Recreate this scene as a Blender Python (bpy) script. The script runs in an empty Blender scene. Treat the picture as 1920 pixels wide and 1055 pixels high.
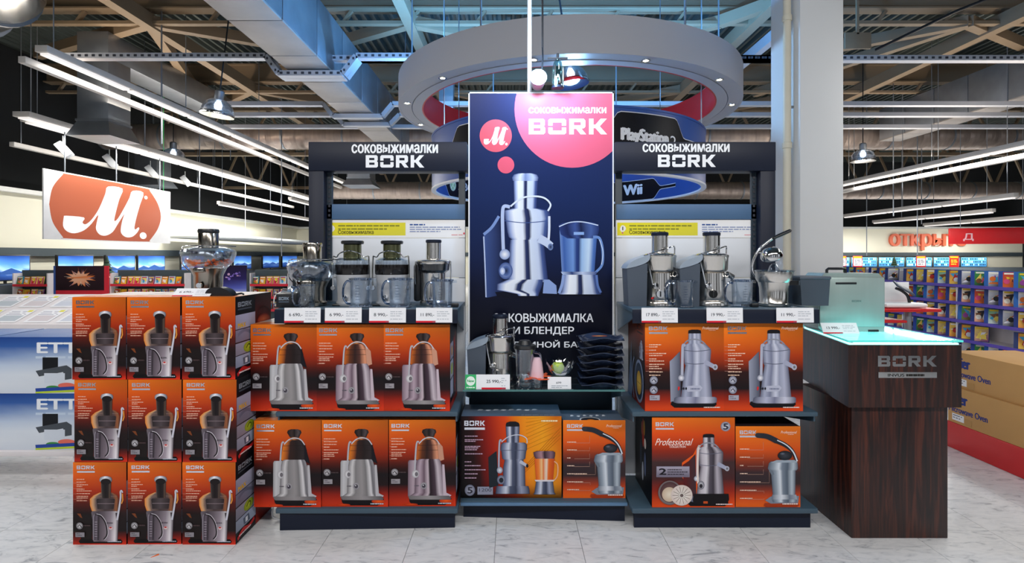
import bpy, bmesh, math, random
from mathutils import Vector, Matrix
from mathutils.geometry import tessellate_polygon
random.seed(7)
PI = math.pi
SC = bpy.context.scene
COL = SC.collection
EYE, F, HZ = 1.47, 1000.0, 480.0        # camera height, focal length in pixels of a 1920 frame, horizon row

# ---------------------------------------------------------------- camera
cam = bpy.data.cameras.new('camera')
cam.sensor_fit = 'HORIZONTAL'; cam.sensor_width = 36.0
cam.lens = 36.0 * F / 1920.0
cam.shift_y = -(527.5 - HZ) / 1920.0
cam.clip_end = 200; cam.clip_start = 0.02
camo = bpy.data.objects.new('camera', cam); COL.objects.link(camo)
camo.location = (0, 0, EYE); camo.rotation_euler = (PI / 2, 0, 0)
SC.camera = camo

# ---------------------------------------------------------------- world, exposure
w = bpy.data.worlds.new('world'); SC.world = w; w.use_nodes = True
w.node_tree.nodes['Background'].inputs[0].default_value = (0.86, 0.91, 1.0, 1)
w.node_tree.nodes['Background'].inputs[1].default_value = 0.58
vs = SC.view_settings
vs.view_transform = 'Standard'; vs.look = 'None'; vs.gamma = 1.0; vs.use_curve_mapping = False
vs.exposure = 0.28
SC.display_settings.display_device = 'sRGB'
SC.cycles.use_denoising = True
SC.cycles.max_bounces = 6; SC.cycles.transparent_max_bounces = 14
SC.cycles.use_adaptive_sampling = True; SC.cycles.adaptive_threshold = 0.03
SC.cycles.sample_clamp_indirect = 6.0

# ---------------------------------------------------------------- ceiling luminaires and added fill (area lights in the hall)
def area(name, loc, rot, sx, sy, power, colr=(1, 1, 1)):
    l = bpy.data.lights.new(name, 'AREA'); l.shape = 'RECTANGLE'; l.size = sx; l.size_y = sy
    l.energy = power; l.color = colr
    o = bpy.data.objects.new(name, l); COL.objects.link(o); o.location = loc; o.rotation_euler = rot
    return o
for lx in (-3.0, 0.2, 3.2):                               # tube rows over the aisle the photographer stands in
    area('aisle_tube_light', (lx, -0.6, 3.9), (math.radians(38), 0, 0), 2.4, 0.35, 64, (1, 0.97, 0.94))
for lx, ly, lz, ln_, p in ((-6.36, 11, 4.18, 7, 130), (-8.75, 14, 3.91, 8, 220), (-9.3, 20, 3.95, 7, 320), (-8.15, 18, 2.86, 6, 130), (9.6, 12, 3.48, 6, 160),
                           (10.4, 14.0, 2.64, 5, 140), (17.5, 24, 2.9, 5, 330), (22.5, 24, 2.9, 5, 330), (-3.5, 23, 3.3, 5, 200)):  # last three are fill added to brighten the far cream walls
    area('hall_tube_and_fill_light', (lx, ly, lz), (0, 0, 0), 0.12, ln_, p, (1, 0.98, 0.93))
area('aisle_tube_light', (-4.6, 3.6, 3.6), (0, math.radians(-20), 0), 0.4, 3.0, 60, (1, 0.98, 0.95))
area('aisle_tube_light', (5.0, 4.5, 3.6), (0, math.radians(15), 0), 0.4, 3.0, 55, (1, 0.98, 0.95))
area('uplight_row', (-7.6, 10.0, 4.4), (PI, 0, 0), 0.3, 9.0, 70, (1, 0.84, 0.66))
area('uplight_row', (9.6, 12.0, 3.75), (PI, 0, 0), 0.2, 7.0, 60, (1, 0.86, 0.7))

ORD = ('first', 'second', 'third', 'fourth', 'fifth', 'sixth', 'seventh', 'eighth', 'ninth', 'tenth', 'eleventh', 'twelfth', 'thirteenth', 'fourteenth', 'fifteenth',
       'sixteenth', 'seventeenth', 'eighteenth', 'nineteenth', 'twentieth', 'twenty-first', 'twenty-second', 'twenty-third', 'twenty-fourth', 'twenty-fifth')
# ---------------------------------------------------------------- helpers: colour and materials
def s2l(c): return c / 12.92 if c <= 0.04045 else ((c + 0.055) / 1.055) ** 2.4
def hx(h):
    if isinstance(h, (tuple, list)): return tuple(s2l(v / 255.0) for v in h[:3])
    h = h.lstrip('#'); return tuple(s2l(int(h[i:i + 2], 16) / 255.0) for i in (0, 2, 4))
def mixc(a, b, t): return tuple(a[i] + (b[i] - a[i]) * t for i in range(3))
def ramp(stops, t):
    if t <= stops[0][0]: return stops[0][1]
    for (t0, c0), (t1, c1) in zip(stops, stops[1:]):
        if t <= t1: return mixc(c0, c1, (t - t0) / max(1e-6, t1 - t0))
    return stops[-1][1]
def stp(*a): return [(t, hx(c)) for t, c in a]
MATS = {}
def mat(name, colr=(200, 200, 200), rough=0.5, metal=0.0, noise=0.06, nscale=8.0, emit=None, estr=0.0, bump=0.0, stretch=None, spec=0.5, coat=0.0):
    """Principled surface with a little procedural colour / roughness variation."""
    if name in MATS: return MATS[name]
    m = bpy.data.materials.new(name); m.use_nodes = True; MATS[name] = m
    nt = m.node_tree; b = nt.nodes['Principled BSDF']; L = nt.links.new
    b.inputs['Roughness'].default_value = rough; b.inputs['Metallic'].default_value = metal
    b.inputs['Specular IOR Level'].default_value = spec
    b.inputs['Coat Weight'].default_value = coat
    c = hx(colr)
    tc = nt.nodes.new('ShaderNodeTexCoord'); mp = nt.nodes.new('ShaderNodeMapping')
    L(tc.outputs['Object'], mp.inputs[0])
    if stretch: mp.inputs['Scale'].default_value = stretch
    n = nt.nodes.new('ShaderNodeTexNoise'); n.inputs['Scale'].default_value = nscale; n.inputs['Detail'].default_value = 4
    L(mp.outputs[0], n.inputs['Vector'])
    cr = nt.nodes.new('ShaderNodeMix'); cr.data_type = 'RGBA'
    cr.inputs[6].default_value = (*[v * (1 - noise) for v in c], 1); cr.inputs[7].default_value = (*[min(1, v * (1 + noise)) for v in c], 1)
    L(n.outputs['Fac'], cr.inputs[0]); L(cr.outputs[2], b.inputs['Base Color'])
    if bump:
        bp = nt.nodes.new('ShaderNodeBump'); bp.inputs['Strength'].default_value = bump; bp.inputs['Distance'].default_value = 0.02
        L(n.outputs['Fac'], bp.inputs['Height']); L(bp.outputs[0], b.inputs['Normal'])
    if emit:
        b.inputs['Emission Color'].default_value = (*hx(emit), 1); b.inputs['Emission Strength'].default_value = estr
    return m
def glass(name, tint=(225, 240, 250), amount=0.09, rough=0.03):
    """Thin clear plastic or glass wall: see-through with a fresnel gloss."""
    if name in MATS: return MATS[name]
    m = bpy.data.materials.new(name); m.use_nodes = True; MATS[name] = m
    nt = m.node_tree; nt.nodes.clear(); L = nt.links.new
    o = nt.nodes.new('ShaderNodeOutputMaterial'); mx = nt.nodes.new('ShaderNodeMixShader')
    t = nt.nodes.new('ShaderNodeBsdfTransparent'); t.inputs[0].default_value = (*hx(tint), 1)
    g = nt.nodes.new('ShaderNodeBsdfGlossy'); g.inputs['Roughness'].default_value = rough; g.inputs[0].default_value = (0.95, 0.97, 1, 1)
    f = nt.nodes.new('ShaderNodeLayerWeight'); f.inputs['Blend'].default_value = 0.35
    a = nt.nodes.new('ShaderNodeMath'); a.operation = 'ADD'; a.use_clamp = True; a.inputs[1].default_value = amount
    ml = nt.nodes.new('ShaderNodeMath'); ml.operation = 'MULTIPLY'; ml.inputs[1].default_value = 0.55
    L(f.outputs['Facing'], ml.inputs[0]); L(ml.outputs[0], a.inputs[0]); L(a.outputs[0], mx.inputs[0])
    L(t.outputs[0], mx.inputs[1]); L(g.outputs[0], mx.inputs[2]); L(mx.outputs[0], o.inputs[0])
    return m
def attr_mat(name, rough=0.35, metal=0.0, emit=0.0, coat=0.0):
    if name in MATS: return MATS[name]
    m = bpy.data.materials.new(name); m.use_nodes = True; MATS[name] = m
    nt = m.node_tree; b = nt.nodes['Principled BSDF']
    a = nt.nodes.new('ShaderNodeAttribute'); a.attribute_name = 'Col'
    nt.links.new(a.outputs['Color'], b.inputs['Base Color'])
    b.inputs['Roughness'].default_value = rough; b.inputs['Metallic'].default_value = metal; b.inputs['Specular IOR Level'].default_value = 0.22
    if emit:
        nt.links.new(a.outputs['Color'], b.inputs['Emission Color']); b.inputs['Emission Strength'].default_value = emit
    return m
PRINT = attr_mat('printed_card', 0.42)
PRINT_MATT = attr_mat('printed_paper', 0.6)
PRINT_GLOSS = attr_mat('printed_film', 0.3)
SCREEN = attr_mat('lit_screen', 0.3, 0, 1.0)
FOIL = mat('hologram_foil', (235, 235, 245), 0.22, 1.0, 0.05)
STEEL = mat('brushed_steel', (222, 218, 212), 0.2, 1.0, 0.12, 30, stretch=(1, 1, 0.02))
STEEL2 = mat('polished_steel', (215, 215, 215), 0.12, 1.0, 0.05, 20)
STEELD = mat('dark_steel', (160, 154, 144), 0.18, 1.0, 0.12, 30, stretch=(1, 1, 0.02))
SILVER = mat('silver_plastic', (200, 201, 204), 0.35, 0.4, 0.04)
BLACKP = mat('black_plastic', (24, 26, 30), 0.35, 0, 0.1)
GREYP = mat('slate_plastic', (74, 84, 98), 0.4, 0, 0.05)
WHITEP = mat('white_plastic', (236, 238, 240), 0.4)
NAVY = mat('navy_enamel', (17, 25, 44), 0.45, 0, 0.06, spec=0.3)
SHELFM = mat('slate_shelf_enamel', (62, 84, 100), 0.4, 0, 0.06)
SHELFD = mat('dark_shelf_enamel', (40, 54, 66), 0.45, 0, 0.06)
CLEAR = glass('clear_plastic', (243, 247, 251), 0.05)
CLEARG = glass('clear_glass', (226, 242, 242), 0.05)
SMOKE = glass('smoked_plastic', (150, 150, 155), 0.10)
DARKBOWL = glass('dark_smoked_plastic', (70, 62, 60), 0.08)
CARTON = mat('dark_carton', (34, 22, 24), 0.5, 0, 0.1)
REDM = mat('red_enamel', (200, 22, 28), 0.4)
# ---------------------------------------------------------------- helpers: meshes and objects
class MB:
    """Collects simple solids; build() links them as one mesh object."""
    def __init__(s): s.V = []; s.F = []; s.M = None
    def add(s, V, Fc):
        o = len(s.V)
        s.V += [tuple(s.M @ Vector(v)) for v in V] if s.M else [tuple(v) for v in V]
        s.F += [[i + o for i in f] for f in Fc]; return s
    def box(s, x0, y0, z0, x1, y1, z1, b=0.0):
        if b <= 0:
            return s.add([(x0, y0, z0), (x1, y0, z0), (x1, y1, z0), (x0, y1, z0), (x0, y0, z1), (x1, y0, z1), (x1, y1, z1), (x0, y1, z1)],
                         [(0, 3, 2, 1), (4, 5, 6, 7), (0, 1, 5, 4), (1, 2, 6, 5), (2, 3, 7, 6), (3, 0, 4, 7)])
        bm = bmesh.new(); bmesh.ops.create_cube(bm, size=1)
        bmesh.ops.scale(bm, vec=(x1 - x0, y1 - y0, z1 - z0), verts=bm.verts)
        bmesh.ops.bevel(bm, geom=bm.edges[:], offset=b, segments=2, affect='EDGES', profile=0.5)
        bmesh.ops.translate(bm, vec=((x0 + x1) / 2, (y0 + y1) / 2, (z0 + z1) / 2), verts=bm.verts)
        bm.verts.index_update()
        s.add([v.co for v in bm.verts], [[v.index for v in f.verts] for f in bm.faces]); bm.free(); return s
    def lathe(s, prof, seg=28, c=(0, 0, 0), sx=1, sy=1, axis='z'):
        V = []; Fc = []; n = len(prof)
        for r, z in prof:
            for k in range(seg):
                a = 2 * PI * k / seg; p = (r * math.cos(a) * sx, r * math.sin(a) * sy, z)
                if axis == 'y': p = (p[0], p[2], p[1])
                if axis == 'x': p = (p[2], p[0], p[1])
                V.append((c[0] + p[0], c[1] + p[1], c[2] + p[2]))
        for i in range(n - 1):
            for k in range(seg):
                k2 = (k + 1) % seg
                Fc.append((i * seg + k, i * seg + k2, (i + 1) * seg + k2, (i + 1) * seg + k))
        if prof[0][0] > 1e-6 and prof[0] != prof[-1]: Fc.append(tuple(range(seg))[::-1])
        if prof[-1][0] > 1e-6 and prof[0] != prof[-1]: Fc.append(tuple(range((n - 1) * seg, n * seg)))
        return s.add(V, Fc)
    def cyl(s, p, q, r, seg=12, r2=None):
        p = Vector(p); q = Vector(q); d = (q - p)
        return s.tube([p, q], [r, r if r2 is None else r2], seg)
    def tube(s, path, r, seg=8):
        P = [Vector(p) for p in path]; n = len(P); R = r if isinstance(r, (list, tuple)) else [r] * n
        V = []; Fc = []; up = None
        for i in range(n):
            t = (P[min(i + 1, n - 1)] - P[max(i - 1, 0)]).normalized()
            if up is None:
                up = t.orthogonal().normalized()
            else:
                up = (up - t * up.dot(t)).normalized()
            sd = t.cross(up)
            for k in range(seg):
                a = 2 * PI * k / seg
                V.append(P[i] + (up * math.cos(a) + sd * math.sin(a)) * R[i])
        for i in range(n - 1):
            for k in range(seg):
                k2 = (k + 1) % seg; Fc.append((i * seg + k, i * seg + k2, (i + 1) * seg + k2, (i + 1) * seg + k))
        Fc.append(tuple(range(seg))[::-1]); Fc.append(tuple(range((n - 1) * seg, n * seg)))
        return s.add(V, Fc)
    def prism(s, poly, a0, a1, axis='z'):
        """Extrude a 2-D outline: axis z -> (x,y), axis y -> (x,z), axis x -> (y,z)."""
        n = len(poly)
        def m(p, h): return (p[0], p[1], h) if axis == 'z' else (p[0], h, p[1]) if axis == 'y' else (h, p[0], p[1])
        V = [m(p, a0) for p in poly] + [m(p, a1) for p in poly]
        tris = tessellate_polygon([[Vector((p[0], p[1], 0)) for p in poly]])
        Fc = [tuple(t) for t in tris] + [tuple(i + n for i in t)[::-1] for t in tris]
        Fc += [(i, (i + 1) % n, n + (i + 1) % n, n + i) for i in range(n)]
        return s.add(V, Fc)
    def beam(s, p, q, wd, ht):
        """Rectangular bar from p to q (wd across, ht up)."""
        p = Vector(p); q = Vector(q); t = (q - p).normalized(); u = Vector((0, 0, 1))
        if abs(t.dot(u)) > 0.98: u = Vector((0, 1, 0))
        sd = t.cross(u).normalized(); up = sd.cross(t).normalized()
        V = [c + sd * a * wd / 2 + up * b * ht / 2 for c in (p, q) for a, b in ((-1, -1), (1, -1), (1, 1), (-1, 1))]
        return s.add(V, [(0, 1, 2, 3), (7, 6, 5, 4), (0, 4, 5, 1), (1, 5, 6, 2), (2, 6, 7, 3), (3, 7, 4, 0)])
    def build(s, name, m, parent=None, ang=0.7, loc=None):
        me = bpy.data.meshes.new(name); me.from_pydata(s.V, [], s.F); me.validate()
        bm = bmesh.new(); bm.from_mesh(me); bmesh.ops.recalc_face_normals(bm, faces=bm.faces); bm.to_mesh(me); bm.free()
        me.polygons.foreach_set('use_smooth', [True] * len(me.polygons)); me.set_sharp_from_angle(angle=ang)
        return link(name, me, m, parent, loc)
def link(name, me, m, parent=None, loc=None):
    if m and not me.materials: me.materials.append(m)
    o = bpy.data.objects.new(name, me); COL.objects.link(o)
    if parent: o.parent = parent
    if loc: o.location = loc
    return o
def tag(o, label, cat, group=None, kind=None):
    o['label'] = label
    if cat: o['category'] = cat
    if group: o['group'] = group
    if kind: o['kind'] = kind
    return o
def struct(o, label=None):
    o['kind'] = 'structure'
    if label: o['label'] = label
    return o
def thing(name, label, cat, loc=(0, 0, 0), rz=0.0, group=None):
    o = bpy.data.objects.new(name, None); COL.objects.link(o); o.empty_display_size = 0.05
    o.location = loc; o.rotation_euler = (0, 0, rz)
    return tag(o, label, cat, group)
def copy_tree(o, label=None, loc=None, rz=None, parent=None):
    c = o.copy(); COL.objects.link(c); c.parent = parent
    if label: c['label'] = label
    if loc: c.location = loc
    if rz is not None: c.rotation_euler = (0, 0, rz)
    for ch in list(o.children): copy_tree(ch, parent=c)
    return c
def at(px, py, d): return ((px - 960) / F * d, d, EYE - (py - HZ) / F * d)
def arc(c, r, a0, a1, n, plane='xz', ry=None):
    ry = ry or r; out = []
    for i in range(n + 1):
        a = math.radians(a0 + (a1 - a0) * i / n); u, v = r * math.cos(a), ry * math.sin(a)
        out.append({'xz': (c[0] + u, c[1], c[2] + v), 'xy': (c[0] + u, c[1] + v, c[2]), 'yz': (c[0], c[1] + u, c[2] + v)}[plane])
    return out
def spline(pts, n=6):
    """Catmull-Rom through points of any dimension."""
    P = [tuple(p) for p in pts]; P = [P[0]] + P + [P[-1]]; out = []
    for i in range(1, len(P) - 2):
        for k in range(n):
            t = k / n; a, b, c, d = P[i - 1], P[i], P[i + 1], P[i + 2]
            out.append(tuple(0.5 * (2 * b[j] + (c[j] - a[j]) * t + (2 * a[j] - 5 * b[j] + 4 * c[j] - d[j]) * t * t + (3 * b[j] - a[j] - 3 * c[j] + d[j]) * t ** 3) for j in range(len(b))))
    out.append(P[-2]); return out

# ---------------------------------------------------------------- helpers: flat print (ink layers a fraction of a millimetre thick)
_TXT = {}
def text_loops(body):
    """Glyph outlines of the built-in font as polygons: list of (outer, holes)."""
    c = bpy.data.curves.new('lettering_source', 'FONT'); c.body = body
    o = bpy.data.objects.new('lettering_source', c); COL.objects.link(o)
    cu = o.to_curve(bpy.context.evaluated_depsgraph_get()); loops = []
    for sp in cu.splines:
        pts = []
        if sp.type == 'BEZIER':
            bp = sp.bezier_points; n = len(bp)
            for i in range(n):
                a, b = bp[i], bp[(i + 1) % n]; p0, p1, p2, p3 = (a.co.xy, a.handle_right.xy, b.handle_left.xy, b.co.xy)
                d = p3 - p0; dl = d.length or 1e-9
                flat = max(abs((p1 - p0).x * d.y - (p1 - p0).y * d.x), abs((p2 - p0).x * d.y - (p2 - p0).y * d.x)) / dl < .004
                for k in range(1 if flat else 4):
                    t = k / 4; u = 1 - t; q = p0 * u ** 3 + p1 * 3 * u * u * t + p2 * 3 * u * t * t + p3 * t ** 3; pts.append((q.x, q.y))
        else: pts = [(p.co.x, p.co.y) for p in sp.points]
        out = []
        for p in pts:
            if not out or math.hypot(p[0] - out[-1][0], p[1] - out[-1][1]) > 1e-4: out.append(p)
        if len(out) > 2: loops.append(out)
    bpy.data.objects.remove(o); bpy.data.curves.remove(c)
    def inside(p, l):
        r = False
        for i in range(len(l)):
            (x1, y1), (x2, y2) = l[i], l[i - 1]
            if (y1 > p[1]) != (y2 > p[1]) and p[0] < (x2 - x1) * (p[1] - y1) / (y2 - y1) + x1: r = not r
        return r
    res = []; holes = []
    for k, l in enumerate(loops):
        d = [m for m in range(len(loops)) if m != k and inside(l[0], loops[m])]
        (holes if len(d) % 2 else res).append((l, d))
    return [(l, [h for h, hd in holes if any(loops[m] is l for m in hd)]) for l, _ in res]
def text_geo(body):
    if body in _TXT: return _TXT[body]
    V = []; Fc = []
    for l, hs in text_loops(body):
        o = len(V); V += l
        for h in hs: V += h
        Fc += [tuple(i + o for i in t) for t in tessellate_polygon([[Vector((*p, 0)) for p in q] for q in [l, *hs]])]
    xs = [v[0] for v in V]; ys = [v[1] for v in V]; x0, x1, y0, y1 = min(xs), max(xs), min(ys), max(ys)
    V = [((v[0] - x0) / (x1 - x0), (v[1] - y0) / (y1 - y0)) for v in V]
    _TXT[body] = (V, Fc); return _TXT[body]
def rects(*r): return [[(a, b), (c, b), (c, d), (a, d)] for a, b, c, d in r]
WORDMARK = [  # four squared letters, each in a 0..1.1 x 0..1 cell (y up)
    (1.06, [[(0, 0), (.95, 0), (1.06, .1), (1.06, .42), (.97, .51), (1.04, .6), (1.04, .9), (.93, 1), (0, 1)], [(.3, .22), (.76, .22), (.76, .4), (.3, .4)], [(.3, .6), (.75, .6), (.75, .78), (.3, .78)]]),
    (1.16, [[(0, .56), (.28, .56), (.28, .76), (.88, .76), (.88, .56), (1.16, .56), (1.16, .9), (1.05, 1), (.11, 1), (0, .9)],
            [(0, .44), (.28, .44), (.28, .24), (.88, .24), (.88, .44), (1.16, .44), (1.16, .1), (1.05, 0), (.11, 0), (0, .1)]]),
    (1.08, [[(0, 0), (.3, 0), (.3, .36), (.45, .36), (.74, 0), (1.1, 0), (.8, .36), (.96, .4), (1.05, .5), (1.05, .88), (.94, 1), (0, 1)], [(.3, .58), (.75, .58), (.75, .78), (.3, .78)]]),
    (1.14, [[(0, 0), (.3, 0), (.3, .4), (.42, .4), (.78, 0), (1.18, 0), (.7, .52), (1.16, 1), (.76, 1), (.42, .62), (.3, .62), (.3, 1), (0, 1)]])]
WORD_W = sum(l[0] for l in WORDMARK) + 3 * 0.2
SCRIPT_M = [(75, 520), (88, 514), (200, 525), (190, 560), (210, 575), (250, 540), (300, 460), (345, 350), (365, 295), (475, 312), (450, 390), (425, 480), (412, 548), (440, 530), (490, 450), (530, 380), (555, 330), (648, 345), (620, 430), (590, 520), (572, 595), (580, 612), (603, 597), (612, 608), (590, 640), (550, 667), (500, 668), (465, 640), (462, 600), (475, 540), (488, 500), (440, 570), (400, 630), (350, 658), (305, 650), (280, 610), (285, 560), (295, 505), (250, 570), (200, 620), (140, 643), (95, 630), (70, 590)]
def _mn(x, y):
    yt = 295 + .177 * (x - 365); yb = 650 + .045 * (x - 140)
    return ((x - 70) / 600.0, (yb - y) / (yb - yt))
SCRIPT_M = spline([_mn(*p) for p in SCRIPT_M] + [_mn(*SCRIPT_M[0])], 3)[:-1]
class Pr:
    """A printed face laid out in pixels (x right, y down) of a source rectangle; local x right, z up, facing -y."""
    def __init__(s, rect, wd, ht, step=0.00012):
        s.r = rect; s.w = wd; s.h = ht; s.V = []; s.F = []; s.C = []; s.k = 0; s.step = step
    def pt(s, x, y):
        x0, y0, x1, y1 = s.r; x = min(max(x, x0), x1); y = min(max(y, y0), y1)
        return ((x - x0) / (x1 - x0) * s.w - s.w / 2, -s.k * s.step, (y1 - y) / (y1 - y0) * s.h)
    def _add(s, pts, faces, cols):
        o = len(s.V); s.V += [s.pt(*p) for p in pts]; s.F += [[i + o for i in f] for f in faces]; s.C += cols
    def _c(s, c, p): return c(*p) if callable(c) else c
    def clip(s, pts):
        x0, y0, x1, y1 = s.r
        for ax, lim, sg in ((0, x0, 1), (0, x1, -1), (1, y0, 1), (1, y1, -1)):
            out = []
            for i, p in enumerate(pts):
                q = pts[i - 1]; a = (p[ax] - lim) * sg >= 0; b = (q[ax] - lim) * sg >= 0
                if a != b:
                    t = (lim - q[ax]) / (p[ax] - q[ax]); out.append((q[0] + (p[0] - q[0]) * t, q[1] + (p[1] - q[1]) * t))
                if a: out.append(p)
            pts = out
        return pts
    def poly(s, pts, c, holes=(), up=True, clip=True):
        if up: s.k += 1
        if isinstance(c, str): c = hx(c)
        if clip and not holes: pts = s.clip(list(pts))
        if len(pts) < 3: return
        loops = [[Vector((p[0], p[1], 0)) for p in l] for l in [pts, *holes]]
        flat = [p for l in [pts, *holes] for p in l]
        s._add(flat, [tuple(t) for t in tessellate_polygon(loops)], [s._c(c, p) for p in flat])
    def rect(s, x0, y0, x1, y1, c, up=True): s.poly([(x0, y0), (x1, y0), (x1, y1), (x0, y1)], c, up=up)
    def grid(s, x0, y0, x1, y1, nx, ny, fn):
        s.k += 1; pts = []; fc = []
        for j in range(ny + 1):
            for i in range(nx + 1): pts.append((x0 + (x1 - x0) * i / nx, y0 + (y1 - y0) * j / ny))
        for j in range(ny):
            for i in range(nx): a = j * (nx + 1) + i; fc.append((a, a + 1, a + nx + 2, a + nx + 1))
        s._add(pts, fc, [fn((p[0] - x0) / (x1 - x0), (p[1] - y0) / (y1 - y0)) for p in pts])
    def strip(s, rows, stops, nx=10, smooth=True, vert=None):
        """rows (y, xl, xr): a turned body shaded across by colour stops."""
        s.k += 1
        if isinstance(stops, str): stops = [(0, hx(stops)), (1, hx(stops))]
        ts = sorted(set([i / nx for i in range(nx + 1)] + [t for t, _ in stops])); pts = []; fc = []; cl = []; n = len(ts)
        ya, yb = rows[0][0], rows[-1][0]
        for y, a, b in rows:
            for t in ts:
                pts.append((a + (b - a) * t, y)); c = ramp(stops, t)
                if vert: k = vert((y - ya) / (yb - ya)); c = tuple(min(1, v * k) for v in c)
                cl.append(c)
        for j in range(len(rows) - 1):
            for i in range(n - 1): a = j * n + i; fc.append((a, a + 1, a + n + 1, a + n))
        s._add(pts, fc, cl)
    def ell(s, cx, cy, rx, ry, c, edge=None, n=24, a0=0, a1=360):
        pts = [(cx + rx * math.cos(math.radians(a0 + (a1 - a0) * i / n)), cy + ry * math.sin(math.radians(a0 + (a1 - a0) * i / n))) for i in range(n + (a1 - a0 < 360))]
        if edge is None: return s.poly(pts, c)
        s.k += 1; s._add([(cx, cy)] + pts, [(0, i + 1, (i + 1) % n + 1) for i in range(n)], [hx(c)] + [hx(edge)] * n)
    def line(s, pts, wd, c, wd2=None):
        s.k += 1
        if isinstance(c, str): c = hx(c)
        n = len(pts); L = []; R = []
        for i in range(n):
            a = pts[max(i - 1, 0)]; b = pts[min(i + 1, n - 1)]; dx, dy = b[0] - a[0], b[1] - a[1]; l = math.hypot(dx, dy) or 1
            hw = (wd + ((wd2 if wd2 is not None else wd) - wd) * i / max(1, n - 1)) / 2
            L.append((pts[i][0] - dy / l * hw, pts[i][1] + dx / l * hw)); R.append((pts[i][0] + dy / l * hw, pts[i][1] - dx / l * hw))
        s._add(L + R, [(i, i + 1, n + i + 1, n + i) for i in range(n - 1)], [c] * (2 * n))
    def text(s, body, x0, y0, x1, y1, c, bold=0.0, shear=0.0):
        s.k += 1
        if isinstance(c, str): c = hx(c)
        V, Fc = text_geo(body)
        q = max(0, bold) * abs(y1 - y0) * 2.2                 # heavier weight: the same outline set again a hair apart
        for dx, dy in (((0, 0),) if q == 0 else ((-q, 0), (q, 0), (0, -q * .7), (0, q * .7))):
            s.k += .5; pts = [(x0 + dx + (x1 - x0) * v[0] + shear * (y1 - y0) * v[1], y1 + dy - (y1 - y0) * v[1]) for v in V]
            s._add(pts, Fc, [s._c(c, p) for p in pts])
    def bork(s, x0, y0, x1, y1, c):
        if isinstance(c, str): c = hx(c)
        s.k += 1; x = 0; kx = (x1 - x0) / WORD_W; ky = (y1 - y0)
        for wl, shp in WORDMARK:
            T = lambda l: [(x0 + (x + p[0]) * kx, y1 - p[1] * ky) for p in l]
            holed = len(shp) > 1 and shp[1][0][0] == .3
            if holed: s.poly(T(shp[0]), c, [T(h) for h in shp[1:]], up=False)
            else:
                for p in shp: s.poly(T(p), c, up=False)
            x += wl + 0.2
    def script_m(s, x0, y0, x1, y1, c, dot=True):
        T = lambda l: [(x0 + p[0] * (x1 - x0), y1 - p[1] * (y1 - y0)) for p in l]
        s.poly(T(SCRIPT_M), c)
        if dot:
            wd, ht = x1 - x0, y1 - y0
            s.ell(x0 + .96 * wd, y1 - .045 * ht, .05 * wd, .075 * ht, c); s.ell(x0 + 1.0 * wd, y1 - .9 * ht, .025 * wd, .04 * ht, c)
    def words(s, x, y, rows, c, ht, rnd=None, unit=1.0):
        """Tiny copy lines: rows of (y, length) broken into words."""
        s.k += 1; rnd = rnd or random.Random(len(rows)); c = hx(c) if isinstance(c, str) else c
        for dy, ln in rows:
            p = 0
            while p < ln:
                wl = min(ln - p, unit * rnd.uniform(6, 26)); a, b = x + p, y + dy
                s._add([(a, b), (a + wl, b), (a + wl, b + ht), (a, b + ht)], [(0, 1, 2, 3)], [c] * 4); p += wl + unit * 3
    def bend(s, R):
        s.V = [((R - v[1]) * math.sin(v[0] / R), -(R - v[1]) * math.cos(v[0] / R), v[2]) for v in s.V]; return s
    def bend_in(s, R):
        s.V = [((R + v[1]) * math.sin(v[0] / R), (R + v[1]) * math.cos(v[0] / R), v[2]) for v in s.V]; return s
    def cols(s, cs, c):
        """cs (x, ytop, ybottom): band sliced into upright strips."""
        s.k += 1; c = hx(c) if isinstance(c, str) else c; pts = []; n = len(cs)
        for x, a, b in cs: pts += [(x, a), (x, b)]
        s._add(pts, [(2 * i, 2 * i + 1, 2 * i + 3, 2 * i + 2) for i in range(n - 1)], [s._c(c, p) for p in pts])
    def mesh(s, name, m=None):
        me = bpy.data.meshes.new(name); me.from_pydata(s.V, [], s.F)
        at_ = me.color_attributes.new('Col', 'FLOAT_COLOR', 'POINT')
        at_.data.foreach_set('color', [v for c in s.C for v in (*c, 1.0)])
        me.materials.append(m or PRINT); return me
    def build(s, name, parent=None, m=None, loc=None, rz=0.0):
        o = link(name, s.mesh(name, m), None, parent, loc); o.rotation_euler = (0, 0, rz); return o
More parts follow.
